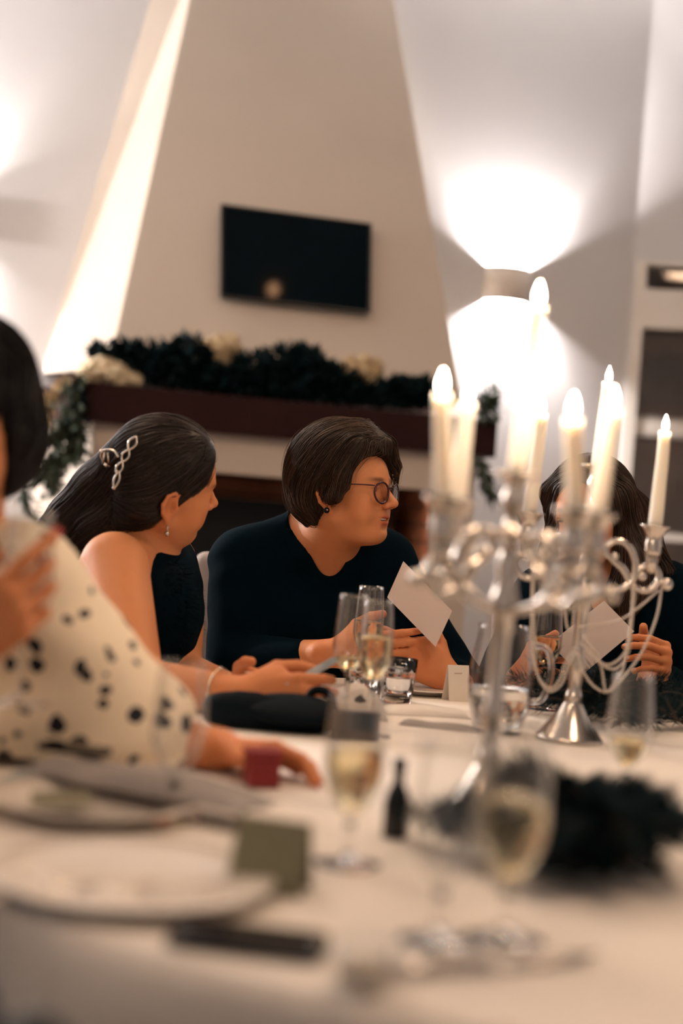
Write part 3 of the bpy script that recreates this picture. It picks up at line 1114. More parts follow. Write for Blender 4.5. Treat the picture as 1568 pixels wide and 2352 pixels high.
def head_tint(P, lips=(0.80, 0.50, 0.50)):
    """colour multipliers of the skin, P in head coordinates"""
    c = np.ones((len(P), 3))
    x, y, z = P[:, 0], np.abs(P[:, 1]), P[:, 2]

    def blob(cx, cy, cz, rx, ry, rz):
        return np.exp(-(((x - cx) / rx) ** 2 + ((y - cy) / ry) ** 2 + ((z - cz) / rz) ** 2))
    up = blob(0.096, 0.0, -0.0440, 0.016, 0.020, 0.0050)
    lo = blob(0.094, 0.0, -0.0565, 0.016, 0.018, 0.0060)
    l = np.clip(1.7 * np.maximum(up, lo), 0, 1)[:, None]
    c = c * (1 - l) + np.array(lips) * l
    bl = (0.5 * blob(0.062, 0.042, -0.018, 0.03, 0.022, 0.022))[:, None]
    c = c * (1 - bl) + c * np.array((1.06, 0.82, 0.80)) * bl
    nb = (0.4 * blob(0.112, 0.0, -0.014, 0.012, 0.012, 0.012))[:, None]
    c = c * (1 - nb) + c * np.array((1.05, 0.80, 0.78)) * nb
    eb = (0.5 * blob(-0.02, 0.085, 0.0, 0.03, 0.010, 0.04))[:, None]
    c = c * (1 - eb) + c * np.array((1.05, 0.74, 0.66)) * eb
    br = np.clip(1.5 * blob(0.088, 0.030, 0.0385 + 0.0, 0.02, 0.016, 0.0045), 0, 1)[:, None] * 0.80   # brows
    c = c * (1 - br) + np.array((0.16, 0.13, 0.13)) * br
    ls = np.clip(1.3 * blob(0.0845, 0.033, 0.0200, 0.010, 0.012, 0.0018), 0, 1)[:, None] * 0.75      # lash line
    c = c * (1 - ls) + np.array((0.08, 0.07, 0.08)) * ls
    return c


def hand_ops(O, f, t, side, curl=(20, 25, 28, 32), bend=None, thumb=0.5, s=1.0, spread=0.04, thumb_curl=0.3):
    """O wrist; f towards the finger tips, t towards the thumb side; side = +1 right hand, -1 left hand.
    curl = flexion of each finger (degrees per joint); returns ops, nail spots"""
    f = norm(f)
    t = norm(np.array(t) - f * np.dot(f, t))
    d = np.cross(f, t) * side                         # back of the hand
    R = np.stack([f, t, d], 1)
    ops, nails, tips = [], [], []
    ky = (0.027, 0.0085, -0.0105, -0.0275)
    kx = (0.090, 0.094, 0.088, 0.079)
    ln = ((0.044, 0.026, 0.020), (0.048, 0.029, 0.021), (0.044, 0.027, 0.020), (0.034, 0.021, 0.018))
    ops.append(('+', cap((-0.03, 0.002, 0), (0.01, 0.002, 0.0), 0.0235, 0.023), 0.0))
    ops.append(('+', ell((0.045, 0.002, -0.004), (0.050, 0.037, 0.0145)), 0.02))
    for i in range(4):
        ops.append(('+', cap((0.012, ky[i] * 0.55, 0.001), (kx[i], ky[i], 0.002), 0.0105, 0.0098), 0.012))
    ops.append(('+', ell((0.040, 0.027, -0.010), (0.030, 0.016, 0.014), rotm((0, 0, 1), 0.5)), 0.012))
    bend = bend or curl
    for i in range(4):
        p = np.array((kx[i], ky[i], 0.002))
        r = (0.0090, 0.0092, 0.0088, 0.0078)[i]
        a = 0.0
        sp = spread * (1.2, 0.3, -0.5, -1.4)[i]
        for j in range(3):
            a += radians(curl[i] if j == 0 else bend[i] * (1.1 if j == 1 else 0.75))
            dr = norm((cos(a), sp * cos(a), -sin(a)))
            q = p + dr * ln[i][j]
            ops.append(('+', cap(p, q, r, r * 0.90), 0.004 if j == 0 else 0.002))
            up = norm((sin(a), 0, cos(a)))
            if j == 2:
                nails.append((q + up * (r * 0.80) - dr * 0.003, dr, up))
                tips.append(q)
            r *= 0.90
            p = q
    # thumb
    a = np.array((0.016, 0.022, -0.006))
    d1 = norm((0.62, 0.42 + 0.5 * thumb, -0.42))
    b = a + d1 * 0.044
    d2 = norm((0.80, 0.15 + 0.55 * thumb - 0.35 * thumb_curl, -0.30 - 0.2 * thumb_curl))
    c = b + d2 * 0.034
    d3 = norm((0.88, 0.10 + 0.45 * thumb - 0.75 * thumb_curl, -0.25 - 0.3 * thumb_curl))
    e = c + d3 * 0.026
    ops.append(('+', cap(a, b, 0.0145, 0.0118), 0.012))
    ops.append(('+', cap(b, c, 0.0112, 0.0102), 0.003))
    ops.append(('+', cap(c, e, 0.0102, 0.0086), 0.002))
    upn = norm(np.cross(d3, np.cross((0, 1, 0.5), d3)))
    nails.append((e + upn * 0.0066 - d3 * 0.004, d3, upn))
    tips.append(e)
    ops = xf(ops, R, np.array(O), s)
    nails = [(np.array(O) + R @ p * s, R @ dd, R @ uu) for p, dd, uu in nails]
    tips = [np.array(O) + R @ p * s for p in tips]
    return ops, nails, tips


def nail_mesh(nails, size=1.0):
    parts = []
    for p, d, u in nails:
        parts.append(ball(p, (0.0065 * size, 0.0048 * size, 0.0016), 8, 5, np.stack([norm(d), norm(np.cross(u, d)), norm(u)], 1)))
    return join(parts)


def ops_box(ops, pad=0.008):
    b = [bbox(p) for sg, p, k in ops if sg == '+']
    return np.min([x[0] for x in b], axis=0) - pad, np.max([x[1] for x in b], axis=0) + pad


def person(label, loc):
    return thing('person', label, 'person', loc)


def make_body(root, ops, hR, hO, hs, hands, nails=None, nailmat=None, step=0.0024, base=0.011, hstep=0.0028, lips=(0.80, 0.50, 0.50)):
    hb = ops_box(xf(head_ops(), hR, hO, hs), 0.004)
    fine = [(hb[0], hb[1], step)] + [(ops_box(h, 0.004)[0], ops_box(h, 0.004)[1], hstep) for h in hands]
    V, Fc = polygonize(ops, base, fine)
    V = relax(V, Fc, 1, 0.35)
    P = (V - hO) @ hR / hs
    near = np.linalg.norm(P - np.array((0.02, 0, 0)), axis=1) < 0.16
    c = np.ones((len(V), 3))
    c[near] = head_tint(P[near], lips)
    for h in hands:                                    # knuckles and finger tips are a little redder
        lo, hi = ops_box(h, 0.0)
        k = ((V > lo) & (V < hi)).all(1)
        c[k] *= np.array((1.0, 0.93, 0.90))
    o = obj('body', V, Fc, M['skin'], root, colors=c)
    for nl in nails or ():
        obj('fingernail', *nail_mesh([nl]), nailmat or M['nail'], root)
    return o


def make_eyes(root, hR, hO, hs, gaze=(1, 0, 0)):
    g = norm(gaze)
    for s in (-1, 1):
        c = hO + hR @ np.array((0.0715, 0.032 * s, 0.0165)) * hs
        V, Fc = ball((0, 0, 0), 0.0122 * hs, 28, 20)
        z = norm(hR @ g)
        x = norm(np.cross((0.1, 0.2, 1), z))
        R = np.stack([x, np.cross(z, x), z], 1)
        ang = np.arccos(np.clip(V[:, 2] / (0.0122 * hs), -1, 1))
        col = np.where(ang[:, None] < 0.20, 0.01, np.where(ang[:, None] < 0.50, np.array((0.07, 0.04, 0.02)), np.array((0.72, 0.66, 0.60))))
        obj('eye', V @ R.T + c, Fc, M['eye'], root, colors=col)


def cloth_mesh(root, name, ops, m, base=0.011, fine=(), wave=0.0, wscale=40, seed=0):
    V, Fc = polygonize(ops, base, fine)
    V = relax(V, Fc, 2, 0.4)
    if wave:
        g = grad(ops, V)
        w = np.sin(V[:, 0] * wscale + 3 * np.sin(V[:, 2] * wscale * 0.6 + seed)) * np.sin(V[:, 2] * wscale * 0.7 + 2.0 * np.sin(V[:, 1] * wscale * 0.5 + seed))
        V = V + g * (w * wave)[:, None]
    return obj(name, V, Fc, m, root)


def hair_mesh(root, ops, m, flow, nroots, n, step, seed, name='hair', base=0.006, width=0.0009, lift=0.0014, jit=0.12, keep=None, extra=None, tint=(0.5, 2.2)):
    V, Fc = polygonize(ops, base)
    V = relax(V, Fc, 1, 0.4)
    rg = np.random.default_rng(seed)
    pool = V if keep is None else V[keep(V)]
    roots = pool[rg.integers(0, len(pool), nroots)] + rg.normal(0, base * 0.4, (nroots, 3))
    sv, sf, sc = strands(ops, roots, flow, n, step, lift, jit, width, seed, tint=tint)
    parts = [(V, Fc, 0.62), (sv, sf, sc)]
    if extra:
        parts += extra
    V, Fc, Cc = catqf(parts)
    return obj(name, V, Fc, m, root, colors=Cc)


def card(root_name, label, quad, d, m, group=None, lines=0):
    """a stiff card given by its four corners"""
    q = np.array(quad)
    c = q.mean(0)
    o = thing(root_name, label, 'card', (c[0], c[1], q[:, 2].min()), group)
    obj('sheet', *prism(quad, d), m, o, smooth=False)
    return o


def leg_ops(c, face, spread=0.09):
    """seated legs: hips at c (xy), thighs forward along face, shins down to the floor"""
    f = norm((face[0], face[1], 0))
    s = np.array((-f[1], f[0], 0))
    c = np.array((c[0], c[1], 0))
    o, feet = [], []
    for k in (-1, 1):
        hip, knee = c + s * spread * k + Z3 * 0.570, c + s * spread * k * 1.1 + f * 0.43 + Z3 * 0.515
        ank = knee + f * 0.03
        ank[2] = 0.085
        toe = ank + f * 0.15
        toe[2] = 0.036
        o += [('+', cap(hip, knee, 0.080, 0.056), 0.04), ('+', cap(knee, ank, 0.053, 0.036), 0.02), ('+', cap(ank - Z3 * 0.04, toe, 0.034, 0.026), 0.02)]
        feet.append([('+', cap(ank - Z3 * 0.040, toe, 0.044, 0.034), 0.0), ('&', ('h', np.array((0, 0, 0.004)), np.array((0, 0, -1.0))), 0.0)])
    return o, feet


def dress_legs(root, lo, feet, pelvis):
    tr = [(s, p, k) for s, p, k in grow([pelvis] + [x for i, x in enumerate(lo) if i % 3 < 2], 0.012)]
    cloth_mesh(root, 'trousers', tr, M['trousers'], 0.016)
    for ft in feet:
        V, Fc = polygonize(ft, 0.010)
        obj('shoe', V, Fc, M['shoe'], root)


# ------------------------------------------------------------------ the woman with glasses, behind the far edge of the table
gw = person('person in a black V-neck top and burgundy glasses with short brown hair, smiling sideways', (-0.08, 3.15, 0))
gR = rot3(-27, -4, 0)
gS = 0.93
gO = W(751, 1140, 2.91) - gR @ np.array((-0.014, -0.078, 0)) * gS
G_head = xf(head_ops(1.0, 1.0), gR, gO, gS)
hd = lambda p: gO + gR @ np.array(p) * gS
g_nb = W(742, 1275, 3.05)
g_sR, g_sL = W(556, 1292, 3.01), W(880, 1302, 3.11)
g_eR, g_wR = W(538, 1520, 2.94), W(772, 1500, 2.80)
g_eL, g_wL = W(1050, 1570, 3.0), W(1030, 1556, 2.835)
torso_g = [('+', ell(W(725, 1400, 3.11), (0.180, 0.115, 0.165)), 0), ('+', cap(W(590, 1290, 3.05), W(870, 1300, 3.13), 0.062), 0.05),
           ('+', cap(W(625, 1262, 3.065), W(745, 1200, 3.065), 0.040, 0.052), 0.05), ('+', cap(W(860, 1275, 3.13), W(745, 1200, 3.065), 0.040, 0.05), 0.05),
           ('+', ell(W(650, 1440, 3.025), (0.09, 0.075, 0.085)), 0.04), ('+', ell(W(820, 1450, 3.055), (0.09, 0.075, 0.085)), 0.04),
           ('+', ell(W(700, 1590, 3.13), (0.19, 0.14, 0.17)), 0.06),
           ('+', ell(np.array((-0.12, 3.15, 0.61)), (0.20, 0.15, 0.12)), 0.06)]
arm_gR = [('+', cap(g_sR, g_eR, 0.060, 0.047), 0.05), ('+', cap(g_eR, g_wR, 0.044, 0.027), 0.02)]
arm_gL = [('+', cap(g_sL, g_eL, 0.056, 0.045), 0.05), ('+', cap(g_eL, g_wL, 0.042, 0.027), 0.02)]
neck_g = [('+', cap(hd((-0.022, 0, -0.045)), g_nb, 0.060, 0.066), 0.035)]
h_gR, n_gR, t_gR = hand_ops(g_wR, W(955, 1484, 2.79) - g_wR, (0, 0.0, 1), 1, (14, 16, 18, 20), thumb=0.5, spread=0.0)
h_gL, n_gL, t_gL = hand_ops(g_wL, W(925, 1500, 2.815) - g_wL, (-0.1, 0.1, 1), -1, (22, 26, 28, 30), (16, 20, 22, 24), thumb=1.15, thumb_curl=0.0)
g_leg, g_feet = leg_ops((-0.12, 3.13), (0.12, -1))
G_ops = torso_g + g_leg + neck_g + arm_gR + arm_gL + G_head + [(s, p, 0.012 if i == 0 else k) for i, (s, p, k) in enumerate(h_gR)] + [(s, p, 0.012 if i == 0 else k) for i, (s, p, k) in enumerate(h_gL)]
make_body(gw, G_ops, gR, gO, gS, [h_gR, h_gL], n_gR + n_gL)
dress_legs(gw, g_leg, g_feet, torso_g[-1])
make_eyes(gw, gR, gO, gS, (1, 0.05, -0.05))
obj('teeth', *ball(hd((0.0805, 0, -0.0472)), (0.0090, 0.0190, 0.0040), 14, 8, gR), M['teeth'], gw)
# black top: elbow sleeves, V neck
vtip, vtop = W(767, 1354, 2.945), W(746, 1190, 3.05)
g_cuff = g_eR + (g_wR - g_eR) * 0.66
top_ops = grow(torso_g, 0.009) + [('+', cap(g_sR, g_eR, 0.071, 0.056), 0.05), ('+', cap(g_eR, g_cuff, 0.054, 0.037), 0.02),
                                  ('+', cap(g_sL, g_eL, 0.067, 0.054), 0.05), ('+', cap(g_eL, g_eL + (g_wL - g_eL) * 0.5, 0.053, 0.044), 0.02)]
top_ops += [('+', ell(g_nb, 0.078), 0.035), *[('-', cap(vtip + np.array((0, yy_, 0)), vtop + np.array((0, min(yy_, 0), 0)), 0.0005, 0.078), 0.001) for yy_ in (0.01, -0.005, -0.02, -0.035, -0.05, -0.07, -0.09)],]
cloth_mesh(gw, 'black_top', top_ops, M['blackcloth'], 0.009, [(W(670, 1360, 2.88), W(820, 1180, 3.1), 0.004)], wave=0.0025, wscale=38)
# hair: short, swept back from a side parting, one lock curling over the ear
E0 = np.eye(3)
gh = [('+', ell((-0.018, 0, 0.076), (0.112, 0.090, 0.094)), 0), ('+', ell((-0.054, 0, 0.030), (0.080, 0.090, 0.090)), 0.03),
      ('+', ell((-0.058, 0, -0.012), (0.050, 0.072, 0.034)), 0.03),
      ('+', cap((0.050, -0.060, 0.105), (0.030, -0.078, 0.035), 0.022, 0.016), 0.02),
      ('+', cap((0.030, -0.080, 0.035), (0.016, -0.086, 0.002), 0.015, 0.013), 0.012),
      ('+', cap((0.016, -0.087, 0.000), (-0.006, -0.086, -0.012), 0.012, 0.006), 0.008),
      ('+', cap((0.030, 0.020, 0.145), (0.082, 0.028, 0.112), 0.022, 0.016), 0.02),
      ('+', cap((0.082, 0.028, 0.112), (0.092, 0.050, 0.070), 0.014, 0.007), 0.012),
      ('+', cap((0.092, 0.050, 0.070), (0.086, 0.058, 0.030), 0.007, 0.003), 0.008),
      ('+', cap((0.060, 0.060, 0.100), (0.030, 0.078, -0.010), 0.022, 0.016), 0.02),
      ('-', ell((0.105, -0.026, 0.030), (0.078, 0.078, 0.066)), 0.006), ('-', ell((0.085, 0.0, -0.045), (0.072, 0.095, 0.062)), 0.01),
      ('-', ell((-0.012, -0.094, -0.024), (0.022, 0.022, 0.022)), 0.006), ('-', ell((-0.012, 0.090, -0.02), (0.026, 0.022, 0.034)), 0.006),
      ('+', cap((-0.066, -0.02, -0.040), (-0.068, -0.02, -0.058), 0.018, 0.008), 0.015), ('+', cap((-0.066, 0.02, -0.040), (-0.068, 0.02, -0.056), 0.018, 0.008), 0.015),
      ('+', cap((-0.045, -0.055, -0.030), (-0.046, -0.056, -0.050), 0.018, 0.006), 0.012)]
gh = xf(gh, gR, gO + gR @ np.array((-0.006, 0, 0)), 0.985)


def smooth(x, a, b):
    t = np.clip((x - a) / (b - a), 0, 1)[:, None]
    return t * t * (3 - 2 * t)


def g_flow(q):
    l = (q - gO) @ gR
    one = np.ones(len(l))
    sg = np.tanh((l[:, 1] - 0.015) / 0.02)
    side = np.stack([-0.60 * one, 0.05 * sg, -0.80 * one], 1)
    low = np.stack([0.30 * one, 0.0 * sg, -0.90 * one], 1)
    top = np.stack([-0.75 * one, 0.75 * sg, -0.15 * one], 1)
    lock = np.stack([-0.25 * one, 0.1 * sg, -0.95 * one], 1)
    far = np.stack([0.35 * one, 0.45 * one, -0.8 * one], 1)
    d = low + (side - low) * smooth(l[:, 2], -0.03, 0.055)
    d = d + (lock - d) * smooth(l[:, 0], -0.01, 0.035) * smooth(-l[:, 2], -0.075, -0.03)
    d = d + (top - d) * smooth(l[:, 2], 0.105, 0.145)
    d = d + (far - d) * smooth(l[:, 0], 0.04, 0.07) * smooth(l[:, 1], 0.0, 0.03)
    return d @ gR.T


fly = strands(gh, polygonize(gh, 0.02)[0][::3], g_flow, 9, 0.012, 0.0065, 0.35, 0.00035, 77, tint=(1.5, 3.5))
hair_mesh(gw, gh, M['hair_g'], g_flow, 5200, 11, 0.010, 3, base=0.0045, width=0.0008, lift=0.0026, jit=0.13, tint=(0.4, 3.2), extra=[fly])
# glasses: two rims, bridge, temples
gl = obj('eyeglasses', *join([tube([hd((0.1045, -0.010, 0.020)), hd((0.108, 0, 0.0225)), hd((0.1045, 0.010, 0.020))], 0.0014, 8)] +
         [tube(spline([hd((0.094, 0.062 * s, 0.024)), hd((0.060, 0.073 * s, 0.026)), hd((0.015, 0.078 * s, 0.026)), hd((-0.016, 0.080 * s, 0.020))], 5), (0.0016, 0.0011, 0.0015), 8) for s in (-1, 1)]), M['frame_red'], gw)
for s in (-1, 1):
    pts = []
    for k in range(28):
        a = 2 * pi * k / 28
        yy, z2 = 0.0255 * cos(a), (0.0215 if sin(a) > 0 else 0.0245) * sin(a)
        pts.append((0.1035 - 0.010 * ((abs(0.0355 + yy) / 0.061) ** 2) + 0.0 * z2 - 0.06 * (0.010 - z2) * 0.35, (0.0355 + yy) * s, 0.0105 + z2))
    loop = [hd(p) for p in pts]
    obj('rim', *tube(loop, 0.0021, 8, closed=True), M['frame_red'], gl)
    cc = np.mean(loop, axis=0)
    nrm = hd((1, 0, 0)) - hd((0, 0, 0))
    inner = [cc + (p - cc) * 0.97 for p in loop]
    Vl = np.array([p - nrm * 0.0006 for p in inner] + [p + nrm * 0.0006 for p in inner])
    m_ = len(inner)
    obj('lens', Vl, [tuple(range(m_)), tuple(range(2 * m_ - 1, m_ - 1, -1))] + [(i, m_ + i, m_ + (i + 1) % m_, (i + 1) % m_) for i in range(m_)], M['lens'], gl, smooth=False)
ep = hd((-0.011, -0.0845, -0.031))
ea = obj('earring', *ball(ep, 0.0062, 12, 9), M['iron'], gw)
obj('gemstone', *ball(ep + np.array((0.001, -0.0055, 0.001)), 0.0022, 8, 6), M['silver'], ea)

# ------------------------------------------------------------------ the woman with the hair claw, leaning in from the far left of the table
kw = person('person with long dark hair in a silver hair claw and bare shoulder', (-0.50, 2.84, 0))
kR = rot3(31, 2, 23)
kS = 0.96
kO = W(391, 1164, 2.60) - kR @ np.array((-0.014, -0.078, 0)) * kS
kd = lambda p: kO + kR @ np.array(p) * kS
K_head = xf(head_ops(0.6, 0.0), kR, kO, kS)
k_sR, k_eR, k_wR = W(262, 1300, 2.55), W(312, 1572, 2.35), W(560, 1597, 2.27)
k_sL, k_eL, k_wL = W(380, 1290, 2.88), W(405, 1535, 2.76), W(545, 1590, 2.50)
torso_k = [('+', cap(W(262, 1300, 2.66), W(370, 1300, 2.84), 0.062), 0.04), ('+', ell(W(330, 1420, 2.75), (0.105, 0.150, 0.155)), 0.06),
           ('+', ell(W(250, 1540, 2.77), (0.13, 0.15, 0.17)), 0.06), ('+', ell(W(366, 1405, 2.66), (0.055, 0.07, 0.075)), 0.04), ('+', ell(W(388, 1405, 2.82), (0.048, 0.07, 0.075)), 0.04),
           ('+', ell(np.array((-0.53, 2.82, 0.61)), (0.16, 0.17, 0.12)), 0.06)]
neck_k = [('+', cap(kd((-0.022, 0, -0.045)), W(318, 1275, 2.73), 0.052, 0.062), 0.03), ('+', cap(W(270, 1285, 2.63), W(325, 1262, 2.72), 0.045, 0.05), 0.04)]
arm_kR = [('+', cap(k_sR, k_eR, 0.062, 0.046), 0.05), ('+', cap(k_eR, k_wR, 0.046, 0.0285), 0.02)]
arm_kL = [('+', cap(k_sL, k_eL, 0.052, 0.042), 0.05), ('+', cap(k_eL, k_wL, 0.040, 0.027), 0.02)]
h_kR, n_kR, t_kR = hand_ops(k_wR, W(690, 1598, 2.25) - k_wR, (0.1, 0.15, 1), 1, (38, 42, 44, 46), (34, 36, 38, 40), thumb=0.2, thumb_curl=0.5)
h_kL, n_kL, t_kL = hand_ops(k_wL, W(660, 1590, 2.42) - k_wL, (0, -0.3, 1), -1, (30, 34, 36, 40))
fx = lambda hh: [(s, p, 0.012 if i == 0 else k) for i, (s, p, k) in enumerate(hh)]
k_leg, k_feet = leg_ops((-0.53, 2.82), (0.6, -0.8))
ON_TABLE = [('&', ('h', np.array((0, 0, 0.752)), np.array((0.0, 0, -1.0))), 0.003)]     # flesh flattens where it rests on the cloth
K_ops = arm_kR + fx(h_kR) + ON_TABLE + torso_k + k_leg + neck_k + arm_kL + K_head + fx(h_kL)
make_body(kw, K_ops, kR, kO, kS, [h_kR, h_kL], n_kR + n_kL, step=0.003)
dress_legs(kw, k_leg, k_feet, torso_k[-1])
make_eyes(kw, kR, kO, kS)
ktop = grow(torso_k, 0.007) + [('&', ('h', W(340, 1268, 2.7), norm((-0.42, -0.12, 1.0))), 0.004),
                               ('-', cap(k_sR + np.array((-0.03, -0.05, 0.03)), k_eR + np.array((-0.02, -0.05, 0)), 0.088, 0.07), 0.004)]
ktop += [('+', cap(W(352, 1300, 2.655), W(343, 1235, 2.66), 0.012), 0.02), ('+', cap(W(343, 1235, 2.66), W(322, 1215, 2.70), 0.011, 0.008), 0.01)]
cloth_mesh(kw, 'black_top', ktop, M['blackcloth'], 0.009, wave=0.002)
# feather trim of the top's front: fine barbs standing off the chest
rg = np.random.default_rng(5)
fo = [('+', ell(W(366, 1405, 2.66), (0.060, 0.077, 0.10)), 0), ('+', ell(W(392, 1425, 2.82), (0.050, 0.077, 0.11)), 0.04)]
V, Fc = polygonize(fo, 0.01)
roots = V[rg.integers(0, len(V), 2600)]
g = grad(fo, roots)
roots = roots[g[:, 0] > 0.2]
g = g[g[:, 0] > 0.2]
d = norm((0.3, 0, -0.4)) + g * 0.9 + rg.normal(0, 0.35, g.shape)
tip = roots + d / np.linalg.norm(d, axis=1, keepdims=True) * (0.012 + 0.016 * rg.random((len(g), 1)))
side = np.cross(d, rg.normal(0, 1, d.shape))
side = side / (np.linalg.norm(side, axis=1, keepdims=True) + 1e-9) * 0.0009
Vf = np.stack([roots - side, roots + side, tip], 1).reshape(-1, 3)
Ff = np.arange(len(Vf)).reshape(-1, 3)
fq = np.concatenate([V, Vf])
fo_ = obj('feather_trim', fq, [tuple(f) for f in Fc] + [tuple(f + len(V)) for f in Ff], M['blackfur'], kw)
fo_['kind'] = 'stuff'
# hair: combed back to a claw at the crown, then a long fall behind the shoulder
kl = lambda p: kO + kR @ np.array(p) * kS
tail = [W(288, 1085, 2.66), W(235, 1130, 2.68), W(175, 1195, 2.70), W(118, 1255, 2.74), W(85, 1330, 2.78)]
kh = xf([('+', ell((-0.016, 0, 0.064), (0.106, 0.084, 0.088)), 0), ('+', ell((-0.045, 0, 0.010), (0.066, 0.080, 0.075)), 0.03),
         ('-', ell((0.128, 0, 0.040), (0.076, 0.095, 0.080)), 0.008), ('-', ell((0.092, 0.0, -0.050), (0.088, 0.110, 0.068)), 0.01),
         ('-', ell((-0.018, -0.092, -0.004), (0.027, 0.024, 0.036)), 0.004), ('-', ell((-0.018, 0.092, -0.004), (0.027, 0.024, 0.036)), 0.004)], kR, kO, kS)
for a, b, ra, rb in zip(tail[:-1], tail[1:], (0.056, 0.050, 0.046, 0.042), (0.050, 0.046, 0.042, 0.036)):
    kh.append(('+', cap(a, b, ra, rb), 0.035))
kh.append(('+', cap(W(330, 1170, 2.62), W(215, 1215, 2.64), 0.030, 0.024), 0.03))
kh.append(('+', cap(W(215, 1215, 2.64), W(150, 1275, 2.68), 0.024, 0.018), 0.02))
claw = W(275, 1065, 2.60)


def k_flow(q):
    l = (q - kO) @ kR
    tgt = W(255, 1110, 2.66)
    d = tgt - q
    d /= np.linalg.norm(d, axis=1, keepdims=True) + 1e-9
    far = (tgt - q)[:, 0] > -0.02
    td = norm(tail[3] - tail[0])
    d[far] = td
    return d


hair_mesh(kw, kh, M['hair_k'], k_flow, 3000, 13, 0.013, 11, base=0.0055, width=0.0010, lift=0.0022, jit=0.09, tint=(0.5, 2.4))
# hair claw: twisted metal loops
cl_ = []
for (ax, ay, bx, by, w_) in ((313, 1002, 296, 1032, 9), (296, 1032, 281, 1060, 8), (281, 1060, 268, 1087, 7), (274, 1082, 262, 1120, 6)):
    a, b = np.array((ax, ay)), np.array((bx, by))
    nrm2 = np.array((-(b - a)[1], (b - a)[0])) / np.linalg.norm(b - a) * w_
    ring = [a, (a + b) / 2 + nrm2, b, (a + b) / 2 - nrm2]
    pts = spline(ring + [a], 6)
    cl_.append(tube([W(p[0], p[1], 2.535) for p in pts], 0.0020, 6))
clw = obj('hair_claw', *join(cl_ + [tube([W(p[0], p[1], dd) for p, dd in zip(spline([(272, 1050), (262, 1036), (240, 1034), (232, 1046), (240, 1062), (258, 1072), (272, 1066)], 5), np.linspace(2.535, 2.60, 31))], 0.0024, 6),
                                        tube([W(240, 1034, 2.56), W(236, 1066, 2.57)], 0.0026, 6), tube([W(247, 1040, 2.56), W(250, 1068, 2.57)], 0.002, 6)]), M['silver'], kw)
for px, py in ((233, 1036), (243, 1068), (270, 1084), (262, 1121)):
    obj('bead', *ball(W(px, py, 2.55), 0.0036, 10, 7), M['silver'], clw)
ep = kd((-0.011, -0.083, -0.036))
ea = obj('earring', *join([tube([ep, ep - Z3 * 0.012], 0.0018, 6), ball(ep - Z3 * 0.016, 0.0048, 12, 9)]), M['silver'], kw)
# bracelet on the wrist
bc = W(504, 1592, 2.288)
ax_ = norm(k_wR - k_eR)
p1 = norm(np.cross(ax_, Z3))
p2 = np.cross(ax_, p1)
rad = 0.0395
bp = [bc + (p1 * cos(a) + p2 * sin(a)) * rad for a in np.linspace(0, 2 * pi, 40, endpoint=False)]
br = obj('bracelet', *tube(bp, 0.0016, 6, closed=True), M['gold'], kw)
for k in range(0, 40, 5):
    obj('bead', *ball(bp[k], 0.0032, 8, 6), M['silver'], br)

# ------------------------------------------------------------------ the woman behind the candles
rw = person('person in black behind the candelabra, long chestnut hair, holding up a pale rose card', (0.58, 3.24, 0))
rR = rot3(-118, 14, 0)
rS = 1.0
rO = W(1352, 1196, 3.03)
rd = lambda p: rO + rR @ np.array(p) * rS
R_head = xf(head_ops(0.0, 0.0), rR, rO, rS)
r_sL, r_eL, r_wL = W(1548, 1370, 3.06), W(1600, 1620, 3.), W(1496, 1556, 2.845)
r_sR, r_eR, r_wR = W(1240, 1372, 3.06), W(1130, 1600, 3.), W(1196, 1556, 2.86)
torso_r = [('+', cap(W(1275, 1362, 3.1), W(1520, 1360, 3.1), 0.058), 0), ('+', ell(W(1400, 1480, 3.12), (0.155, 0.11, 0.17)), 0.05),
           ('+', ell(W(1400, 1620, 3.14), (0.165, 0.13, 0.16)), 0.05), ('+', ell(np.array((0.58, 3.24, 0.61)), (0.18, 0.15, 0.12)), 0.06)]
neck_r = [('+', cap(rd((-0.022, 0, -0.045)), W(1395, 1330, 3.1), 0.050, 0.056), 0.03)]
arm_rL = [('+', cap(r_sL, r_eL, 0.050, 0.042), 0.04), ('+', cap(r_eL, r_wL, 0.040, 0.026), 0.02)]
arm_rR = [('+', cap(r_sR, r_eR, 0.050, 0.042), 0.04), ('+', cap(r_eR, r_wR, 0.040, 0.026), 0.02)]
h_rL, n_rL, t_rL = hand_ops(r_wL, (0.10, -0.75, 0.52), (0.0, 0.5, 1), -1, (66, 70, 74, 78), (22, 26, 30, 34), thumb=0.3, thumb_curl=0.2, s=0.95)
h_rR, n_rR, t_rR = hand_ops(r_wR, (0.10, -0.75, 0.52), (0.0, 0.5, 1), 1, (52, 58, 62, 66), (12, 16, 20, 24), thumb=0.3, s=0.95)
r_leg, r_feet = leg_ops((0.58, 3.22), (-0.1, -1))
R_ops = torso_r + r_leg + neck_r + arm_rL + arm_rR + R_head + fx(h_rL) + fx(h_rR)
make_body(rw, R_ops, rR, rO, rS, [h_rL, h_rR], n_rL + n_rR, step=0.0034)
dress_legs(rw, r_leg, r_feet, torso_r[-1])
make_eyes(rw, rR, rO, rS, (1, 0, -0.3))
rtop = grow(torso_r, 0.012) + [('+', cap(r_sL, r_eL, 0.064, 0.054), 0.04), ('+', cap(r_eL, r_eL + (r_wL - r_eL) * 0.78, 0.053, 0.042), 0.02),
                               ('+', cap(r_sR, r_eR, 0.062, 0.052), 0.04), ('+', cap(r_eR, r_eR + (r_wR - r_eR) * 0.75, 0.050, 0.040), 0.02),
                               ('-', cap(W(1395, 1440, 3.), W(1390, 1300, 3.08), 0.01, 0.07), 0.006)]
cloth_mesh(rw, 'black_jacket', rtop, M['blackcloth'], 0.011, wave=0.003, wscale=36)
bw2 = norm(r_wL - r_eL)
q1 = norm(np.cross(bw2, Z3))
q2 = np.cross(bw2, q1)
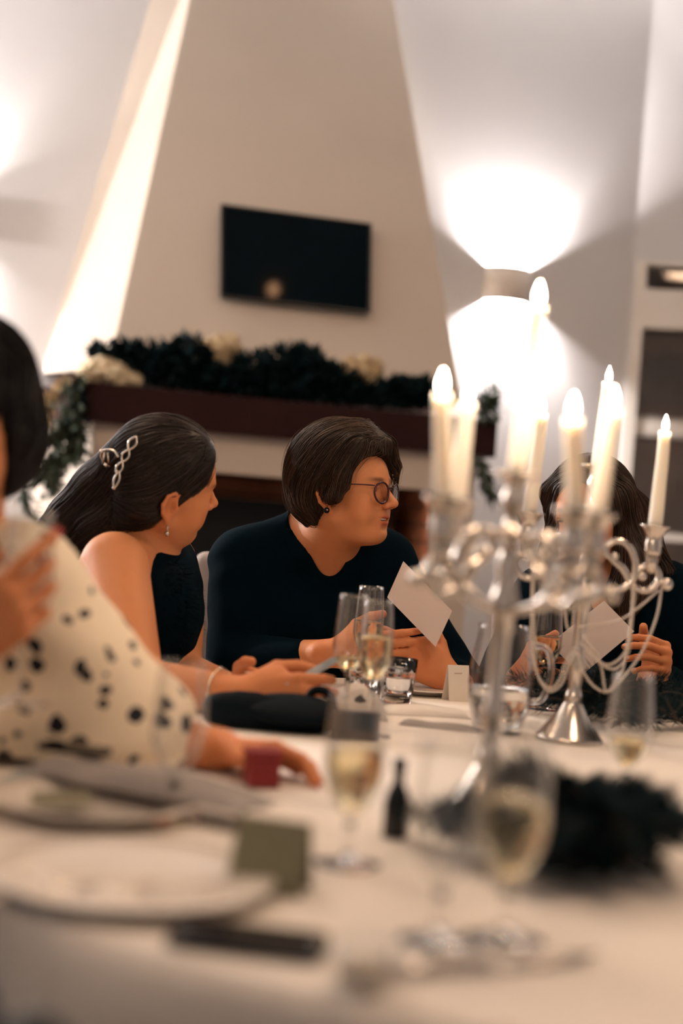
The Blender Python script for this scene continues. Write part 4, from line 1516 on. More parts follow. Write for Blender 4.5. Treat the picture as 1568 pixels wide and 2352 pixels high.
obj('bracelet', *tube([r_wL - bw2 * 0.004 + (q1 * cos(a) + q2 * sin(a)) * 0.0265 for a in np.linspace(0, 2 * pi, 32, endpoint=False)], 0.0020, 6, closed=True), M['iron'], rw)
rh = xf([('+', ell((-0.012, 0, 0.055), (0.108, 0.086, 0.086)), 0), ('+', ell((-0.045, 0, -0.01), (0.070, 0.082, 0.10)), 0.03),
         ('-', ell((0.105, 0.0, 0.018), (0.070, 0.058, 0.092)), 0.008), ('-', ell((0.105, 0, -0.07), (0.085, 0.052, 0.075)), 0.01)], rR, rO, rS)
rl = [rd((0.02, 0.078, 0.06)), W(1452, 1180, 3.), W(1462, 1270, 2.98), W(1440, 1360, 2.965), W(1425, 1420, 2.96)]
for a, b, ra, rb in zip(rl[:-1], rl[1:], (0.030, 0.036, 0.040, 0.036), (0.036, 0.040, 0.036, 0.018)):
    rh.append(('+', cap(a, b, ra, rb), 0.025))
rl2 = [W(1400, 1130, 3.06), W(1475, 1240, 3.08), W(1500, 1290, 3.06), W(1535, 1312, 3.03)]
for a, b, ra, rb in zip(rl2[:-1], rl2[1:], (0.04, 0.034, 0.026), (0.034, 0.026, 0.012)):
    rh.append(('+', cap(a, b, ra, rb), 0.025))
rl3 = [rd((0.02, -0.078, 0.06)), W(1285, 1180, 3.01), W(1272, 1270, 2.99), W(1290, 1380, 2.98)]
for a, b, ra, rb in zip(rl3[:-1], rl3[1:], (0.022, 0.022, 0.026), (0.022, 0.026, 0.016)):
    rh.append(('+', cap(a, b, ra, rb), 0.02))


def r_flow(q):
    l = (q - rO) @ rR
    d = np.stack([-0.1 + 0 * l[:, 0], np.sign(l[:, 1]) * 0.25, np.full(len(l), -1.0)], 1)
    top = l[:, 2] > 0.09
    d[top] = np.stack([0 * l[top, 0], np.sign(l[top, 1]) * 0.9, np.full(top.sum(), -0.25)], 1)
    low = l[:, 2] < -0.10
    d[low, 1] = np.sin(l[low, 2] * 60) * 0.5
    return d @ rR.T


hair_mesh(rw, rh, M['hair_r'], r_flow, 2600, 14, 0.015, 21, base=0.006, width=0.0011, lift=0.0025, jit=0.10, tint=(0.5, 2.4))

# ------------------------------------------------------------------ the woman in the spotted blouse, near left, mostly outside the picture
pw_ = person('person in a cream blouse with black spots leaning an elbow on the table', (-0.84, 1.90, 0))
pR = rot3(-90, 8, 0)
pS = 1.0
pO = W(-88, 985, 1.72)
pd = lambda p: pO + pR @ np.array(p) * pS
P_head = xf(head_ops(0.3, 0.0), pR, pO, pS)
p_sL, p_eL, p_wL = W(70, 1330, 1.75), W(305, 1692, 1.80), W(500, 1722, 1.80)
p_sR, p_eR, p_wR = W(-330, 1330, 1.66), W(-330, 1640, 1.45), W(-120, 1510, 1.50)
torso_p = [('+', cap(W(-250, 1330, 1.74), W(10, 1330, 1.76), 0.060), 0.03), ('+', ell(np.array((-0.62, 1.80, 0.93)), (0.14, 0.13, 0.15)), 0.06),
           ('+', ell(np.array((-0.76, 1.86, 0.76)), (0.125, 0.14, 0.15)), 0.05), ('+', ell(np.array((-0.84, 1.90, 0.61)), (0.15, 0.17, 0.12)), 0.05)]
neck_p = [('+', cap(pd((-0.022, 0, -0.045)), W(-110, 1270, 1.76), 0.052, 0.058), 0.03)]
arm_pL = [('+', cap(p_sL, p_eL, 0.052, 0.044), 0.04), ('+', cap(p_eL, p_wL, 0.040, 0.027), 0.02)]
arm_pR = [('+', cap(p_sR, p_eR, 0.050, 0.042), 0.04), ('+', cap(p_eR, p_wR, 0.040, 0.027), 0.02)]
h_pL, n_pL, t_pL = hand_ops(p_wL, W(660, 1734, 1.78) - p_wL, (0.1, -1, 0.5), -1, (20, 22, 24, 26), (30, 32, 34, 36), thumb=0.2, thumb_curl=0.4, s=0.90)
h_pR, n_pR, t_pR = hand_ops(p_wR, W(0, 1415, 1.50) - p_wR, (-0.3, -0.15, 1), 1, (16, 34, 38, 42), (20, 44, 48, 50), thumb=0.2, thumb_curl=0.4)
p_leg, p_feet = leg_ops((-0.84, 1.90), (0.95, -0.1))
P_ops = arm_pL + fx(h_pL) + ON_TABLE + torso_p + p_leg + neck_p + arm_pR + P_head + fx(h_pR)
make_body(pw_, P_ops, pR, pO, pS, [h_pL, h_pR], n_pL + n_pR, M['rednail'], step=0.0034, hstep=0.0034)
dress_legs(pw_, p_leg, p_feet, torso_p[-1])
make_eyes(pw_, pR, pO, pS)
p_cuff = p_eL + (p_wL - p_eL) * 0.22
pt = [('+', cap(p_sL, p_eL, 0.066, 0.070), 0.05), ('+', ell((p_sL + p_eL) / 2 + np.array((-0.06, 0.0, -0.06)), (0.10, 0.075, 0.12)), 0.06),
      ('+', cap(p_eL + np.array((-0.06, -0.01, 0.012)), p_cuff, 0.066, 0.050), 0.03), ('+', cap(p_eL + np.array((-0.17, -0.02, 0.0)), p_eL, 0.075, 0.075), 0.05),
      ('+', cap(p_sR, p_eR, 0.066, 0.056), 0.04), ('-', cap(p_cuff, p_wL, 0.033, 0.04), 0.004), ('&', ('h', np.array((0, 0, 0.757)), np.array((0.0, 0, -1.0))), 0.0)]
pt += [(s_, p_, max(k_, 0.03)) for s_, p_, k_ in grow(torso_p, 0.014)]
P_blouse = cloth_mesh(pw_, 'spotted_blouse', pt, M['blouse'], 0.011, wave=0.006, wscale=30, seed=2)
ph_ = xf([('+', ell((-0.012, 0, 0.055), (0.108, 0.082, 0.088)), 0), ('+', ell((-0.034, 0, -0.01), (0.078, 0.096, 0.085)), 0.03),
          ('+', cap((0.020, 0.068, 0.080), (0.030, 0.074, 0.0), 0.020, 0.018), 0.02), ('+', cap((0.030, 0.074, 0.0), (0.026, 0.068, -0.060), 0.018, 0.008), 0.02),
          ('+', cap((0.030, -0.074, 0.080), (0.046, -0.080, 0.0), 0.026, 0.022), 0.02), ('+', cap((0.046, -0.080, 0.0), (0.040, -0.076, -0.055), 0.022, 0.010), 0.02),
          ('-', ell((0.118, 0.0, 0.020), (0.070, 0.066, 0.090)), 0.008), ('-', ell((0.110, 0, -0.07), (0.070, 0.058, 0.075)), 0.01)], pR, pO, pS)


def p_flow(q):
    l = (q - pO) @ pR
    return np.stack([0.15 + 0 * l[:, 0], np.sign(l[:, 1]) * np.where(l[:, 2] > 0.09, 0.9, 0.1), np.full(len(l), -0.8)], 1) @ pR.T


hair_mesh(pw_, ph_, M['hair_p'], p_flow, 900, 10, 0.014, 31, base=0.008, width=0.0014, lift=0.003, jit=0.14)

# ================================================================== chairs behind the sitters
def behind(p, face, back):
    return np.array(p) - norm(np.array([face[0], face[1], 0])) * back


chair((-0.17, 3.16), (0.12, -1, 0), 'grey white covered chair behind the woman with glasses', M['chaircover'])
chair((-0.56, 2.84), (0.85, -0.35, 0), 'grey white covered chair under the woman with the hair claw', M['chaircover'])
chair((0.58, 3.25), (-0.1, -1, 0), 'grey white covered chair under the woman behind the candelabra', M['chaircover'])
chair((-0.085, 1.185), (0.56, 0.83, 0), 'dark navy chair added to fill the dark near corner of the table', M['navy'], hmax=0.742)  # added chair, fills a dark patch at the near edge
chair((-0.87, 1.91), (0.9, -0.1, 0), 'grey white covered chair under the woman in the spotted blouse', M['chaircover'])


# ================================================================== candelabra and candles
def candelabra(base, az, label, tilt, drop=0.0):
    t = thing('candelabra', label, 'candelabra', base)
    Rt = rotm(CF, radians(tilt))
    base = np.array(base)

    def place(v):
        return base + 1.1 * np.asarray(v) @ Rt.T
    h = 0.315
    prof = [(0.0, 0), (0.049, 0), (0.050, 0.004), (0.046, 0.008), (0.043, 0.012), (0.034, 0.024), (0.024, 0.038), (0.016, 0.052), (0.012, 0.060), (0.014, 0.064), (0.012, 0.068),
            (0.0095, 0.078), (0.0115, 0.100), (0.0135, 0.112), (0.0095, 0.124), (0.0088, 0.150), (0.0100, 0.185), (0.0125, 0.215), (0.0155, 0.225), (0.0125, 0.236), (0.0100, 0.250), (0.0130, 0.262), (0.0100, 0.276), (0.0085, 0.290), (0.0085, 0.320 - drop)]
    v, f = lathe(prof, 36)
    obj('stem', place(v), f, M['silver'], t)
    # crown: two dishes and the middle candle cup
    prof = [(0.006, 0.310), (0.010, 0.325), (0.008, 0.338), (0.020, 0.341), (0.024, 0.345), (0.024, 0.347), (0.009, 0.347), (0.008, 0.362), (0.012, 0.372), (0.0135, 0.382), (0.010, 0.390), (0.013, 0.400), (0.025, 0.405), (0.025, 0.407), (0.0105, 0.405)]
    v, f = lathe([(r, z - drop) for r, z in prof], 32)
    obj('crown', place(v), f, M['silver'], t)
    tops = [place((0, 0, 0.404 - drop))]
    cz = lambda x, y: ((x - 777) / 3.664 / 1594, 0.3676 - y * 0.0001712 + (x - 777) / 3.664 / 1594 * 0.06)
    c1 = [(777, 880), (880, 870), (1000, 850), (1120, 800), (1185, 700), (1170, 560), (1100, 445), (1000, 412), (930, 455), (925, 520), (965, 560), (1000, 545)]
    c2 = [(925, 525), (1000, 590), (1080, 650), (1135, 730), (1185, 800)]
    c3 = [(1185, 795), (1270, 830), (1345, 800), (1392, 720), (1360, 640), (1280, 612), (1215, 650), (1210, 700), (1248, 715)]
    for i, a in enumerate(az):
        a = radians(a)
        er = np.array([cos(a), sin(a), 0])
        loc = lambda p: er * cz(*p)[0] + Z3 * cz(*p)[1]
        parts = []
        for c, r in ((c1, (0.0050, 0.0055, 0.0050, 0.0035)), (c2, (0.0035, 0.0055, 0.0045)), (c3, (0.0048, 0.0055, 0.0050, 0.0035))):
            parts.append(tube([loc(p) for p in spline(c, 6)], r, 10))
        for p, r in (((1248, 705), 0.0075), ((1000, 548), 0.0065), ((1462, 765), 0.0095), ((1185, 800), 0.0060)):
            parts.append(ball(loc(p), r, 12, 8))
        parts.append(tube([loc((1385, 735)), loc((1462, 765))], 0.0050, 8))
        v, f = join(parts)
        arm = obj('arm', place(v), f, M['silver'], t)
        x0, z0 = cz(1318, 640)
        zt = 0.3265
        prof = [(0.0075, z0 - 0.006), (0.0085, z0 + 0.010), (0.0100, z0 + 0.020), (0.0080, z0 + 0.030), (0.0090, zt - 0.048), (0.0125, zt - 0.036), (0.0115, zt - 0.032), (0.0130, zt - 0.027), (0.0115, zt - 0.022),
                (0.0125, zt - 0.014), (0.0165, zt - 0.006), (0.0215, zt - 0.001), (0.0225, zt + 0.001), (0.0205, zt + 0.0015), (0.0120, zt - 0.006)]
        v, f = lathe(prof, 30, tuple(er * 0.092))
        obj('candle_cup', place(v), f, M['silver'], arm)
        tops.append(place(er * 0.092 + Z3 * (zt - 0.004)))
    return t, tops, place


def candle(foot, top, label, group, r0=0.0119, r1=0.0094, light=True, fh=0.0275):
    """foot and top are world points of the wax"""
    foot, top = np.array(foot), np.array(top)
    L = np.linalg.norm(top - foot)
    t = thing('candle', label, 'candle', foot, group)
    R = np.array(Vector((0, 0, 1)).rotation_difference(Vector(top - foot)).to_matrix())
    rg = np.random.default_rng(int(abs(top[0]) * 1e4))
    n, V, Fc = 20, [], []
    zs = np.linspace(0, L, 14)
    for i, z in enumerate(zs):
        for k in range(n):
            a = 2 * pi * k / n
            rr = r0 + (r1 - r0) * z / L + 0.0006 * sin(3 * a + z * 60 + 5 * foot[0]) * (z / L) ** 3
            V.append((rr * cos(a), rr * sin(a), z + (0.0008 * sin(2 * a + 1) if i == 13 else 0)))
    V += [((r1 - 0.0022) * cos(2 * pi * k / n), (r1 - 0.0022) * sin(2 * pi * k / n), L - 0.0025) for k in range(n)]
    for i in range(14):
        for k in range(n):
            k2 = (k + 1) % n
            Fc.append((i * n + k, i * n + k2, (i + 1) * n + k2, (i + 1) * n + k))
    Fc.append(tuple(range(n - 1, -1, -1)))
    Fc.append(tuple(14 * n + k for k in range(n)))
    parts = [(np.array(V) @ R.T + foot, Fc)]
    obj('wax', *join(parts), M['wax'], t)
    ft = foot + R @ np.array((0, 0, L))
    obj('wick', *tube([ft - Z3 * 0.004, ft + Z3 * 0.004, ft + Z3 * 0.008 + np.array((0.001, 0, 0))], 0.0008, 5), M['wick'], t)
    prof = [(0.0, 0.001), (0.0022, 0.002), (0.0042, 0.006), (0.0048, 0.010), (0.0044, 0.015), (0.0032, 0.019), (0.0016, 0.0235), (0.0, fh)]
    v, f = lathe([(max(r, 0.0001), z) for r, z in prof], 14, tuple(ft))
    obj('flame', v, f, M['flame'], t)
    ld = bpy.data.lights.new('flame light', 'POINT')
    ld.energy = FLAME_W
    ld.color = (1.0, 0.74, 0.52)
    ld.shadow_soft_size = 0.012
    lo = bpy.data.objects.new('flame_light', ld)
    COL.objects.link(lo)
    lo.parent = t
    lo.location = tuple(ft + Z3 * 0.034 - foot)
    return t


bA = T(1108, 1880)
cA, topsA, plA = candelabra(bA, (12, 125, 215, 305), 'tall silver candelabra with five lit candles, the blurred one nearer the camera', 1.2, 0.046)
bB = T(1306, 1700)
cB, topsB, plB = candelabra(bB, (-4, 176), 'silver three-candle candelabra draped with pearl strands, in front of the fir branches', 1.6)


def dep(p):
    return float(np.dot(np.array(p) - CC, CF))


GA, GB = 'ivory candles of the five-armed candelabra', 'ivory candles of the pearl-draped candelabra'
for i, (px, py, lab) in enumerate(((1236, 702, 'tallest ivory candle, middle of the five-armed candelabra'), (1407, 942, 'ivory candle of the five-armed candelabra crossing the pearl-draped one behind'),
                                   (1074, 925, 'ivory candle second from the fireplace side on the five-armed candelabra'), (1014, 905, 'ivory candle nearest the woman with glasses on the five-armed candelabra'),
                                   (1314, 962, 'ivory candle of the five-armed candelabra beside the dark haired face behind'))):
    f = topsA[i]
    candle(f, W(px, py, dep(f)), lab, GA)
for i, (px, py, lab) in enumerate(((1397, 880, 'ivory middle candle standing highest on the pearl-draped candelabra'), (1527, 992, 'ivory candle on the window-side arm of the pearl-draped candelabra'),
                                   (1246, 950, 'ivory candle on the fireplace-side arm of the pearl-draped candelabra'))):
    f = topsB[i]
    candle(f, W(px, py, dep(f)), lab, GB)

# pearl strands over the arms
lows = [ball((0, 0, 0), 1, 8, 5)]
dB = dep(bB)


def strand(pts, dd, label, r=0.0025):
    p = spline([W(x, y, dB + d_) for (x, y), d_ in zip(pts, np.linspace(dd[0], dd[1], len(pts)))], 14)
    s = np.concatenate([[0], np.cumsum(np.linalg.norm(np.diff(p, axis=0), axis=1))])
    n = max(3, int(s[-1] / (2 * r)))
    q = np.stack([np.interp(np.linspace(0, s[-1], n), s, p[:, i]) for i in range(3)], 1)
    v0, f0 = lows[0]
    o = obj('pearl_strand', *join([(v0 * r + c, f0) for c in q]), M['pearl'])
    return tag(o, label, 'pearls', 'pearl strands on the candelabra')


strand([(1222, 1312), (1220, 1400), (1222, 1500), (1238, 1560), (1262, 1588), (1290, 1570), (1304, 1530), (1322, 1500)], (-0.01, -0.03), 'pearl strand hanging from the fireplace-side arm in one deep loop to the stem')
strand([(1226, 1312), (1226, 1420), (1232, 1540), (1262, 1580), (1284, 1562), (1297, 1525), (1320, 1490)], (0.00, -0.02), 'inner pearl strand of the double loop under the fireplace-side arm')
strand([(1222, 1310), (1250, 1330), (1272, 1375), (1310, 1400)], (-0.01, -0.02), 'short pearl strand slanting from the fireplace-side arm to the stem')
strand([(1322, 1290), (1298, 1345), (1300, 1430), (1312, 1448), (1318, 1400), (1322, 1300)], (-0.03, -0.03), 'narrow closed loop of pearls hanging against the candelabra stem')
strand([(1452, 1345), (1449, 1430), (1436, 1495), (1405, 1525), (1375, 1520), (1335, 1480)], (-0.01, -0.03), 'pearl strand from the window-side arm swinging back to the stem under the rose card')
strand([(1460, 1348), (1452, 1420), (1442, 1500), (1415, 1535), (1385, 1530), (1368, 1512), (1340, 1460)], (0.00, -0.02), 'doubled pearl strand beside the swing from the window-side arm')
strand([(1520, 1345), (1508, 1415), (1478, 1490), (1440, 1545), (1398, 1588), (1362, 1575), (1335, 1535), (1328, 1500)], (0.0, -0.03), 'longest pearl strand from the outer ball of the window-side arm down to the stem')
strand([(1456, 1348), (1444, 1450), (1432, 1530), (1415, 1560), (1392, 1590), (1382, 1540), (1370, 1500), (1340, 1470)], (-0.01, -0.02), 'pearl strand with a low kink hanging inside the window-side loop')
strand([(1510, 1358), (1470, 1392), (1420, 1425), (1335, 1440)], (0.0, -0.02), 'pearl strand stretched nearly straight from the window-side arm to the stem')


# ================================================================== glasses
def glass_shell(outer, th=0.0011, n=44):
    """closed lathe: outer profile from the foot up, then back down inside (inner = list or from thickness)"""
    return lathe(outer, n)


def bowl_glass(name, label, cat, base, stem, bowl, foot_r, rim_r, max_r, total, level, liquid, group=None):
    """stemmed glass: foot, stem, tulip bowl and what is in it; all heights from the table"""
    t = thing(name, label, cat, base, group)
    b = np.array(base)
    stem, foot_r, rim_r, max_r, total = (x * 1.1 for x in (stem, foot_r, rim_r, max_r, total))
    zb, th = stem, 0.0011
    hh = total - zb
    bp = [(0.0048, zb - 0.004)]
    for u in np.linspace(0.02, 1, 16):
        um = bowl
        if u < um:
            r = max_r * sin(pi / 2 * (u / um)) ** 0.62
        else:
            r = max_r + (rim_r - max_r) * ((u - um) / (1 - um)) ** 1.3
        bp.append((max(r, 0.0055), zb + hh * u))
    inner = [(max(r - th, 0.001), z + (0.0016 if i < 3 else 0)) for i, (r, z) in enumerate(bp)][::-1]
    inner = [p for p in inner if p[1] > zb + 0.004]
    prof = bp + inner + [(0.0002, inner[-1][1] - 0.0005)]
    v, f = lathe(prof, 44)
    obj('bowl', v + b, f, M['thinglass'], t)
    v, f = lathe([(0.0002, 0.0005), (foot_r, 0.0005), (foot_r + 0.0006, 0.0012), (foot_r, 0.0020), (foot_r * 0.55, 0.0032), (0.0060, 0.0070), (0.0038, 0.014), (0.0033, zb * 0.6), (0.0046, zb - 0.0035), (0.0002, zb - 0.0032)], 40)
    obj('stem', v + b, f, M['glass'], t)
    if level:
        zl = zb + hh * level
        lp = [(max(r - th - 0.0003, 0.0005), z) for r, z in bp if zb + 0.005 < z < zl]
        rl = np.interp(zl, [z for r, z in bp], [r for r, z in bp]) - th - 0.0003
        lp = [(0.0004, lp[0][1] - 0.001)] + lp + [(rl, zl), (rl - 0.0008, zl - 0.0004), (0.0002, zl - 0.0005)]
        v, f = lathe(lp, 40)
        obj('drink', v + b, f, M[liquid], t)
    return t


GF = 'champagne flutes on the far side of the table'
TAB = lambda px, py: T(px, py)
fl = dict(stem=0.072, bowl=0.36, foot_r=0.031, rim_r=0.0205, max_r=0.0255, total=0.190)
bowl_glass('champagne_flute', 'champagne flute in front of the black sleeve, fireplace-side one of the front pair', 'glass', TAB(790, 1662), level=0.22, liquid='wine', group=GF, **fl)
bowl_glass('champagne_flute', 'champagne flute half full of sparkling wine, overlapping the spotted napkin', 'glass', TAB(846, 1690), level=0.58, liquid='wine', group=GF, **fl)
bowl_glass('champagne_flute', 'empty champagne flute standing behind the front pair before the black V-neck', 'glass', TAB(833, 1605), level=0.50, liquid='wine', group=GF, **fl)
bowl_glass('champagne_flute', 'champagne flute seen through the pearl loop under the rose card', 'glass', TAB(1245, 1628), level=0.45, liquid='wine', group=GF, **fl)
sh = dict(stem=0.040, bowl=0.45, foot_r=0.029, rim_r=0.0215, max_r=0.0262, total=0.150)
GS_ = 'short-stemmed tulip glasses on the near side of the table'
bowl_glass('tulip_glass', 'tulip glass with a little wine standing before the fir branches', 'glass', TAB(1432, 1852), level=0.34, liquid='wine', group=GS_, **sh)
bowl_glass('tulip_glass', 'blurred tulip glass of golden wine in front of the dark fir sprays', 'glass', TAB(1158, 2160), level=0.60, liquid='wine', group=GS_, **sh)
bowl_glass('tulip_glass', 'blurred tulip glass of golden drink below the black handbag', 'glass', TAB(796, 1985), level=0.55, liquid='wine', group=GS_, **sh)
bowl_glass('tulip_glass', 'empty blurred tulip glass in front of the spotted sleeve', 'glass', TAB(394, 1880), level=0, liquid='wine', group=GS_, **sh)
bowl_glass('tulip_glass', 'empty blurred tulip glass at the foot of the five-armed candelabra', 'glass', TAB(1004, 2165), level=0, liquid='wine', group=GS_, **sh)
# the flute the woman in the spotted blouse holds up
gf = norm(W(0, 1415, 1.50) - p_wR)
gt_ = norm(np.array((-0.3, -0.15, 1)) - gf * np.dot(gf, (-0.3, -0.15, 1)))
fh_ = p_wR + gf * 0.100 - np.cross(gf, gt_) * 0.034 - Z3 * 0.120      # its bowl lies in the curled fingers
bowl_glass('champagne_flute', 'champagne flute held up by the woman in the spotted blouse', 'glass', fh_, level=0, liquid='wine', group='champagne flutes in the hand', **fl)


def tumbler(label, base, level, r0=0.0275, r1=0.034, h=0.081):
    t = thing('tumbler', label, 'glass', base, 'faceted water tumblers')
    n = 48
    prof = [(0.0003, 0.0005), (r0 - 0.001, 0.0005), (r0, 0.002), (r0 + (r1 - r0) * 0.15, 0.012), (r0 + (r1 - r0) * 0.62, 0.048), (r0 + (r1 - r0) * 0.72, 0.053), (r1, h), (r1 - 0.0014, h), (r0 + (r1 - r0) * 0.7 - 0.0016, 0.052), (r0 - 0.0025, 0.012), (0.0003, 0.0105)]
    V, Fc = lathe(prof, n)
    a = np.arctan2(V[:, 1], V[:, 0])
    z = V[:, 2]
    fac = ((z > 0.008) & (z < 0.051) & (np.hypot(V[:, 0], V[:, 1]) > r0 - 0.0008))
    k = 1 - 0.055 * np.abs(np.sin(a * 6)) * fac
    V[:, 0] *= k
    V[:, 1] *= k
    obj('tumbler_wall', V + np.array(base), Fc, M['glass'], t)
    if level:
        rl = np.interp(level, [0.012, 0.052, h], [r0 - 0.003, r0 + (r1 - r0) * 0.7 - 0.002, r1 - 0.002])
        v, f = lathe([(0.0003, 0.0112), (r0 - 0.0034, 0.0125), (rl - 0.0004, level), (rl - 0.0012, level - 0.0004), (0.0002, level - 0.0005)], 40)
        obj('drink', v + np.array(base), f, M['water'], t)
    return t


tumbler('faceted water tumbler before the clasped hands beside the flutes', TAB(910, 1613), 0.046)
tumbler('faceted water tumbler hidden behind the stems of the two front flutes', TAB(835, 1612), 0.046)
vb = TAB(828, 2275)
vo_ = thing('votive_cup', 'low clear glass votive cup with pale fill for warm glints, at the front edge', 'votive', vb)
v, f = lathe([(0.0003, 0.0005), (0.0185, 0.0005), (0.0195, 0.002), (0.0215, 0.032), (0.0200, 0.032), (0.0178, 0.007), (0.0003, 0.006)], 40)
obj('cup', v + vb, f, M['thinglass'], vo_)
v, f = lathe([(0.0003, 0.0065), (0.0170, 0.0075), (0.0192, 0.027), (0.0003, 0.0265)], 32)
obj('wax', v + vb, f, M['wax'], vo_)  # pale fill put in so the cup shows warm glints

# glass water pitcher
pb = TAB(1141, 1682)
pt_ = thing('water_pitcher', 'round clear glass water pitcher behind the five-armed candelabra stem', 'pitcher', pb)
op = [(0.0003, 0.001), (0.034, 0.001), (0.037, 0.005), (0.046, 0.045), (0.0485, 0.075), (0.046, 0.110), (0.040, 0.140), (0.0385, 0.152), (0.0400, 0.160), (0.0382, 0.160), (0.0365, 0.152), (0.038, 0.140), (0.044, 0.110), (0.0463, 0.075), (0.0438, 0.045), (0.034, 0.010), (0.0003, 0.008)]
v, f = lathe(op, 48)
obj('pitcher_body', v * 1.1 + pb, f, M['thinglass'], pt_)
hd_ = norm((0.8, -0.25, 0))
obj('handle', *tube(spline([pb + hd_ * 0.044 + Z3 * 0.149, pb + hd_ * 0.072 + Z3 * 0.143, pb + hd_ * 0.081 + Z3 * 0.105, pb + hd_ * 0.070 + Z3 * 0.064, pb + hd_ * 0.052 + Z3 * 0.055], 6), 0.0048, 10), M['glass'], pt_)
v, f = lathe([(0.0003, 0.0085), (0.0333, 0.0108), (0.0433, 0.045), (0.0452, 0.066), (0.044, 0.0655), (0.0002, 0.0655)], 40)
obj('drink', v * 1.1 + pb, f, M['water'], pt_)


# ================================================================== plates, napkins, cutlery, cards
def plate(label, c, r, rim=0.018):
    prof = [(0.0003, 0.003), (r * 0.55, 0.003), (r * 0.6, 0.001), (r * 0.66, 0.003), (r * 0.72, 0.008), (r * 0.98, rim), (r, rim + 0.0008), (r * 0.985, rim + 0.0022), (r * 0.73, 0.0115), (r * 0.64, 0.0065), (0.0003, 0.0062)]
    v, f = lathe(prof, 64)
    o = obj('plate', v + np.array((c[0], c[1], TZ)), f, M['china'])
    return tag(o, label, 'plate', 'white china plates')


plate('white china plate before the hands of the woman with glasses', T(965, 1592), 0.085, 0.012)
plate('white china plate near the front edge, a grey napkin beside it', T(300, 2035), 0.125, 0.012)
plate('white china plate under the grey napkin before the spotted blouse', T(210, 1870), 0.110)


def folded(name, label, c, size, ang, m, cat='napkin', folds=3, hgt=0.008, z=TZ, amp=0.003, seed=0):
    """soft folded cloth: a cushion of layers with wavy edges"""
    rg = np.random.default_rng(seed)
    n, mm = 26, 14
    V, Fc = [], []
    ca, sa = cos(ang), sin(ang)
    for side in (1, 0):
        for i in range(n):
            for j in range(mm):
                u, v = i / (n - 1) * 2 - 1, j / (mm - 1) * 2 - 1
                e = (1 - abs(u) ** 6) * (1 - abs(v) ** 6)
                x = size[0] / 2 * u * (1 + 0.03 * sin(5 * v + seed))
                y = size[1] / 2 * v * (1 + 0.05 * sin(4 * u + seed * 2))
                zz_ = (hgt * e ** 0.5 + amp * e * sin(folds * pi * v + 1.5 * u + seed) + amp * 0.5 * e * sin(5 * u + seed)) * side + 0.0006
                V.append((c[0] + ca * x - sa * y, c[1] + sa * x + ca * y, z + max(zz_, 0.0006 + 0.001 * side)))
    for s in range(2):
        o = s * n * mm
        for i in range(n - 1):
            for j in range(mm - 1):
                q = (o + i * mm + j, o + (i + 1) * mm + j, o + (i + 1) * mm + j + 1, o + i * mm + j + 1)
                Fc.append(q if s == 0 else q[::-1])
    ring = [i * mm for i in range(n)] + [(n - 1) * mm + j for j in range(1, mm)] + [i * mm + mm - 1 for i in range(n - 2, -1, -1)] + [j for j in range(mm - 2, 0, -1)]
    for a, b in zip(ring, ring[1:] + ring[:1]):
        Fc.append((b, a, a + n * mm, b + n * mm))
    o = obj(name, V, Fc, m)
    return tag(o, label, cat)


folded('napkin', 'long grey napkin folded diagonally across the plate before the spotted blouse', T(330, 1850), (0.30, 0.085), radians(-28), M['napkin'], hgt=0.012, amp=0.006, z=TZ + 0.021, seed=1)
folded('napkin', 'white napkin folded flat beside the faceted tumbler', T(975, 1640), (0.15, 0.07), radians(8), M['whitenapkin'], hgt=0.010, seed=2)
folded('napkin', 'white napkin folded at the front edge before the plate', T(120, 2060), (0.13, 0.07), radians(-20), M['whitenapkin'], hgt=0.008, seed=4)
folded('napkin', 'crumpled white napkin with black spots lying behind the handbag', T(765, 1640), (0.16, 0.11), radians(14), M['spotnap'], hgt=0.036, amp=0.012, seed=5)
folded('napkin', 'grey cloth strip standing for the shade under the white folded napkin', T(1010, 1672), (0.13, 0.03), radians(-14), M['napkin'], hgt=0.006, seed=6)  # grey strip paints the shade beside the white napkin


def knife(label, c, ang, L=0.21, fork=False):
    n = 20
    ca, sa = cos(ang), sin(ang)
    P = []
    if fork:
        t = thing('fork', label, 'fork', (c[0], c[1], TZ), 'silver cutlery')
        pts = [(-L / 2, 0.0, 0.003), (-L / 6, 0.0, 0.006), (L / 6, 0, 0.010), (L / 4, 0, 0.006)]
        parts = [tube(spline(pts, 6), (0.006, 0.003, 0.003, 0.009), 8)]
        for k in range(4):
            yy = (k - 1.5) * 0.0055
            parts.append(tube(spline([(L / 4 - 0.005, yy * 0.8, 0.006), (L / 3, yy, 0.004), (L / 2, yy, 0.010)], 5), (0.0018, 0.0016, 0.0008), 6))
    else:
        t = thing('knife', label, 'knife', (c[0], c[1], TZ), 'silver cutlery')
        parts = [tube([(-L / 2, 0, 0.005), (-L / 4, 0, 0.0055), (0, 0, 0.0045)], (0.0065, 0.006, 0.004), 8),
                 prism([(0, -0.004, 0.004), (L * 0.35, -0.006, 0.004), (L / 2, 0.006, 0.004), (L * 0.4, 0.009, 0.004), (0, 0.005, 0.004)], (0, 0, 0.0016))]
    v, f = join(parts)
    v = np.stack([c[0] + ca * v[:, 0] - sa * v[:, 1], c[1] + sa * v[:, 0] + ca * v[:, 1], v[:, 2] + TZ], 1)
    obj('handle' if not fork else 'tines', v, f, M['steel'], t)
    return t


knife('silver knife lying at the front edge beside the white napkin', T(40, 2010), radians(35))
knife('silver fork lying at the front edge beside the white napkin', T(75, 2075), radians(30), fork=True)
knife('silver knife between the phone and the blurred tumbler', T(1120, 2230), radians(25))


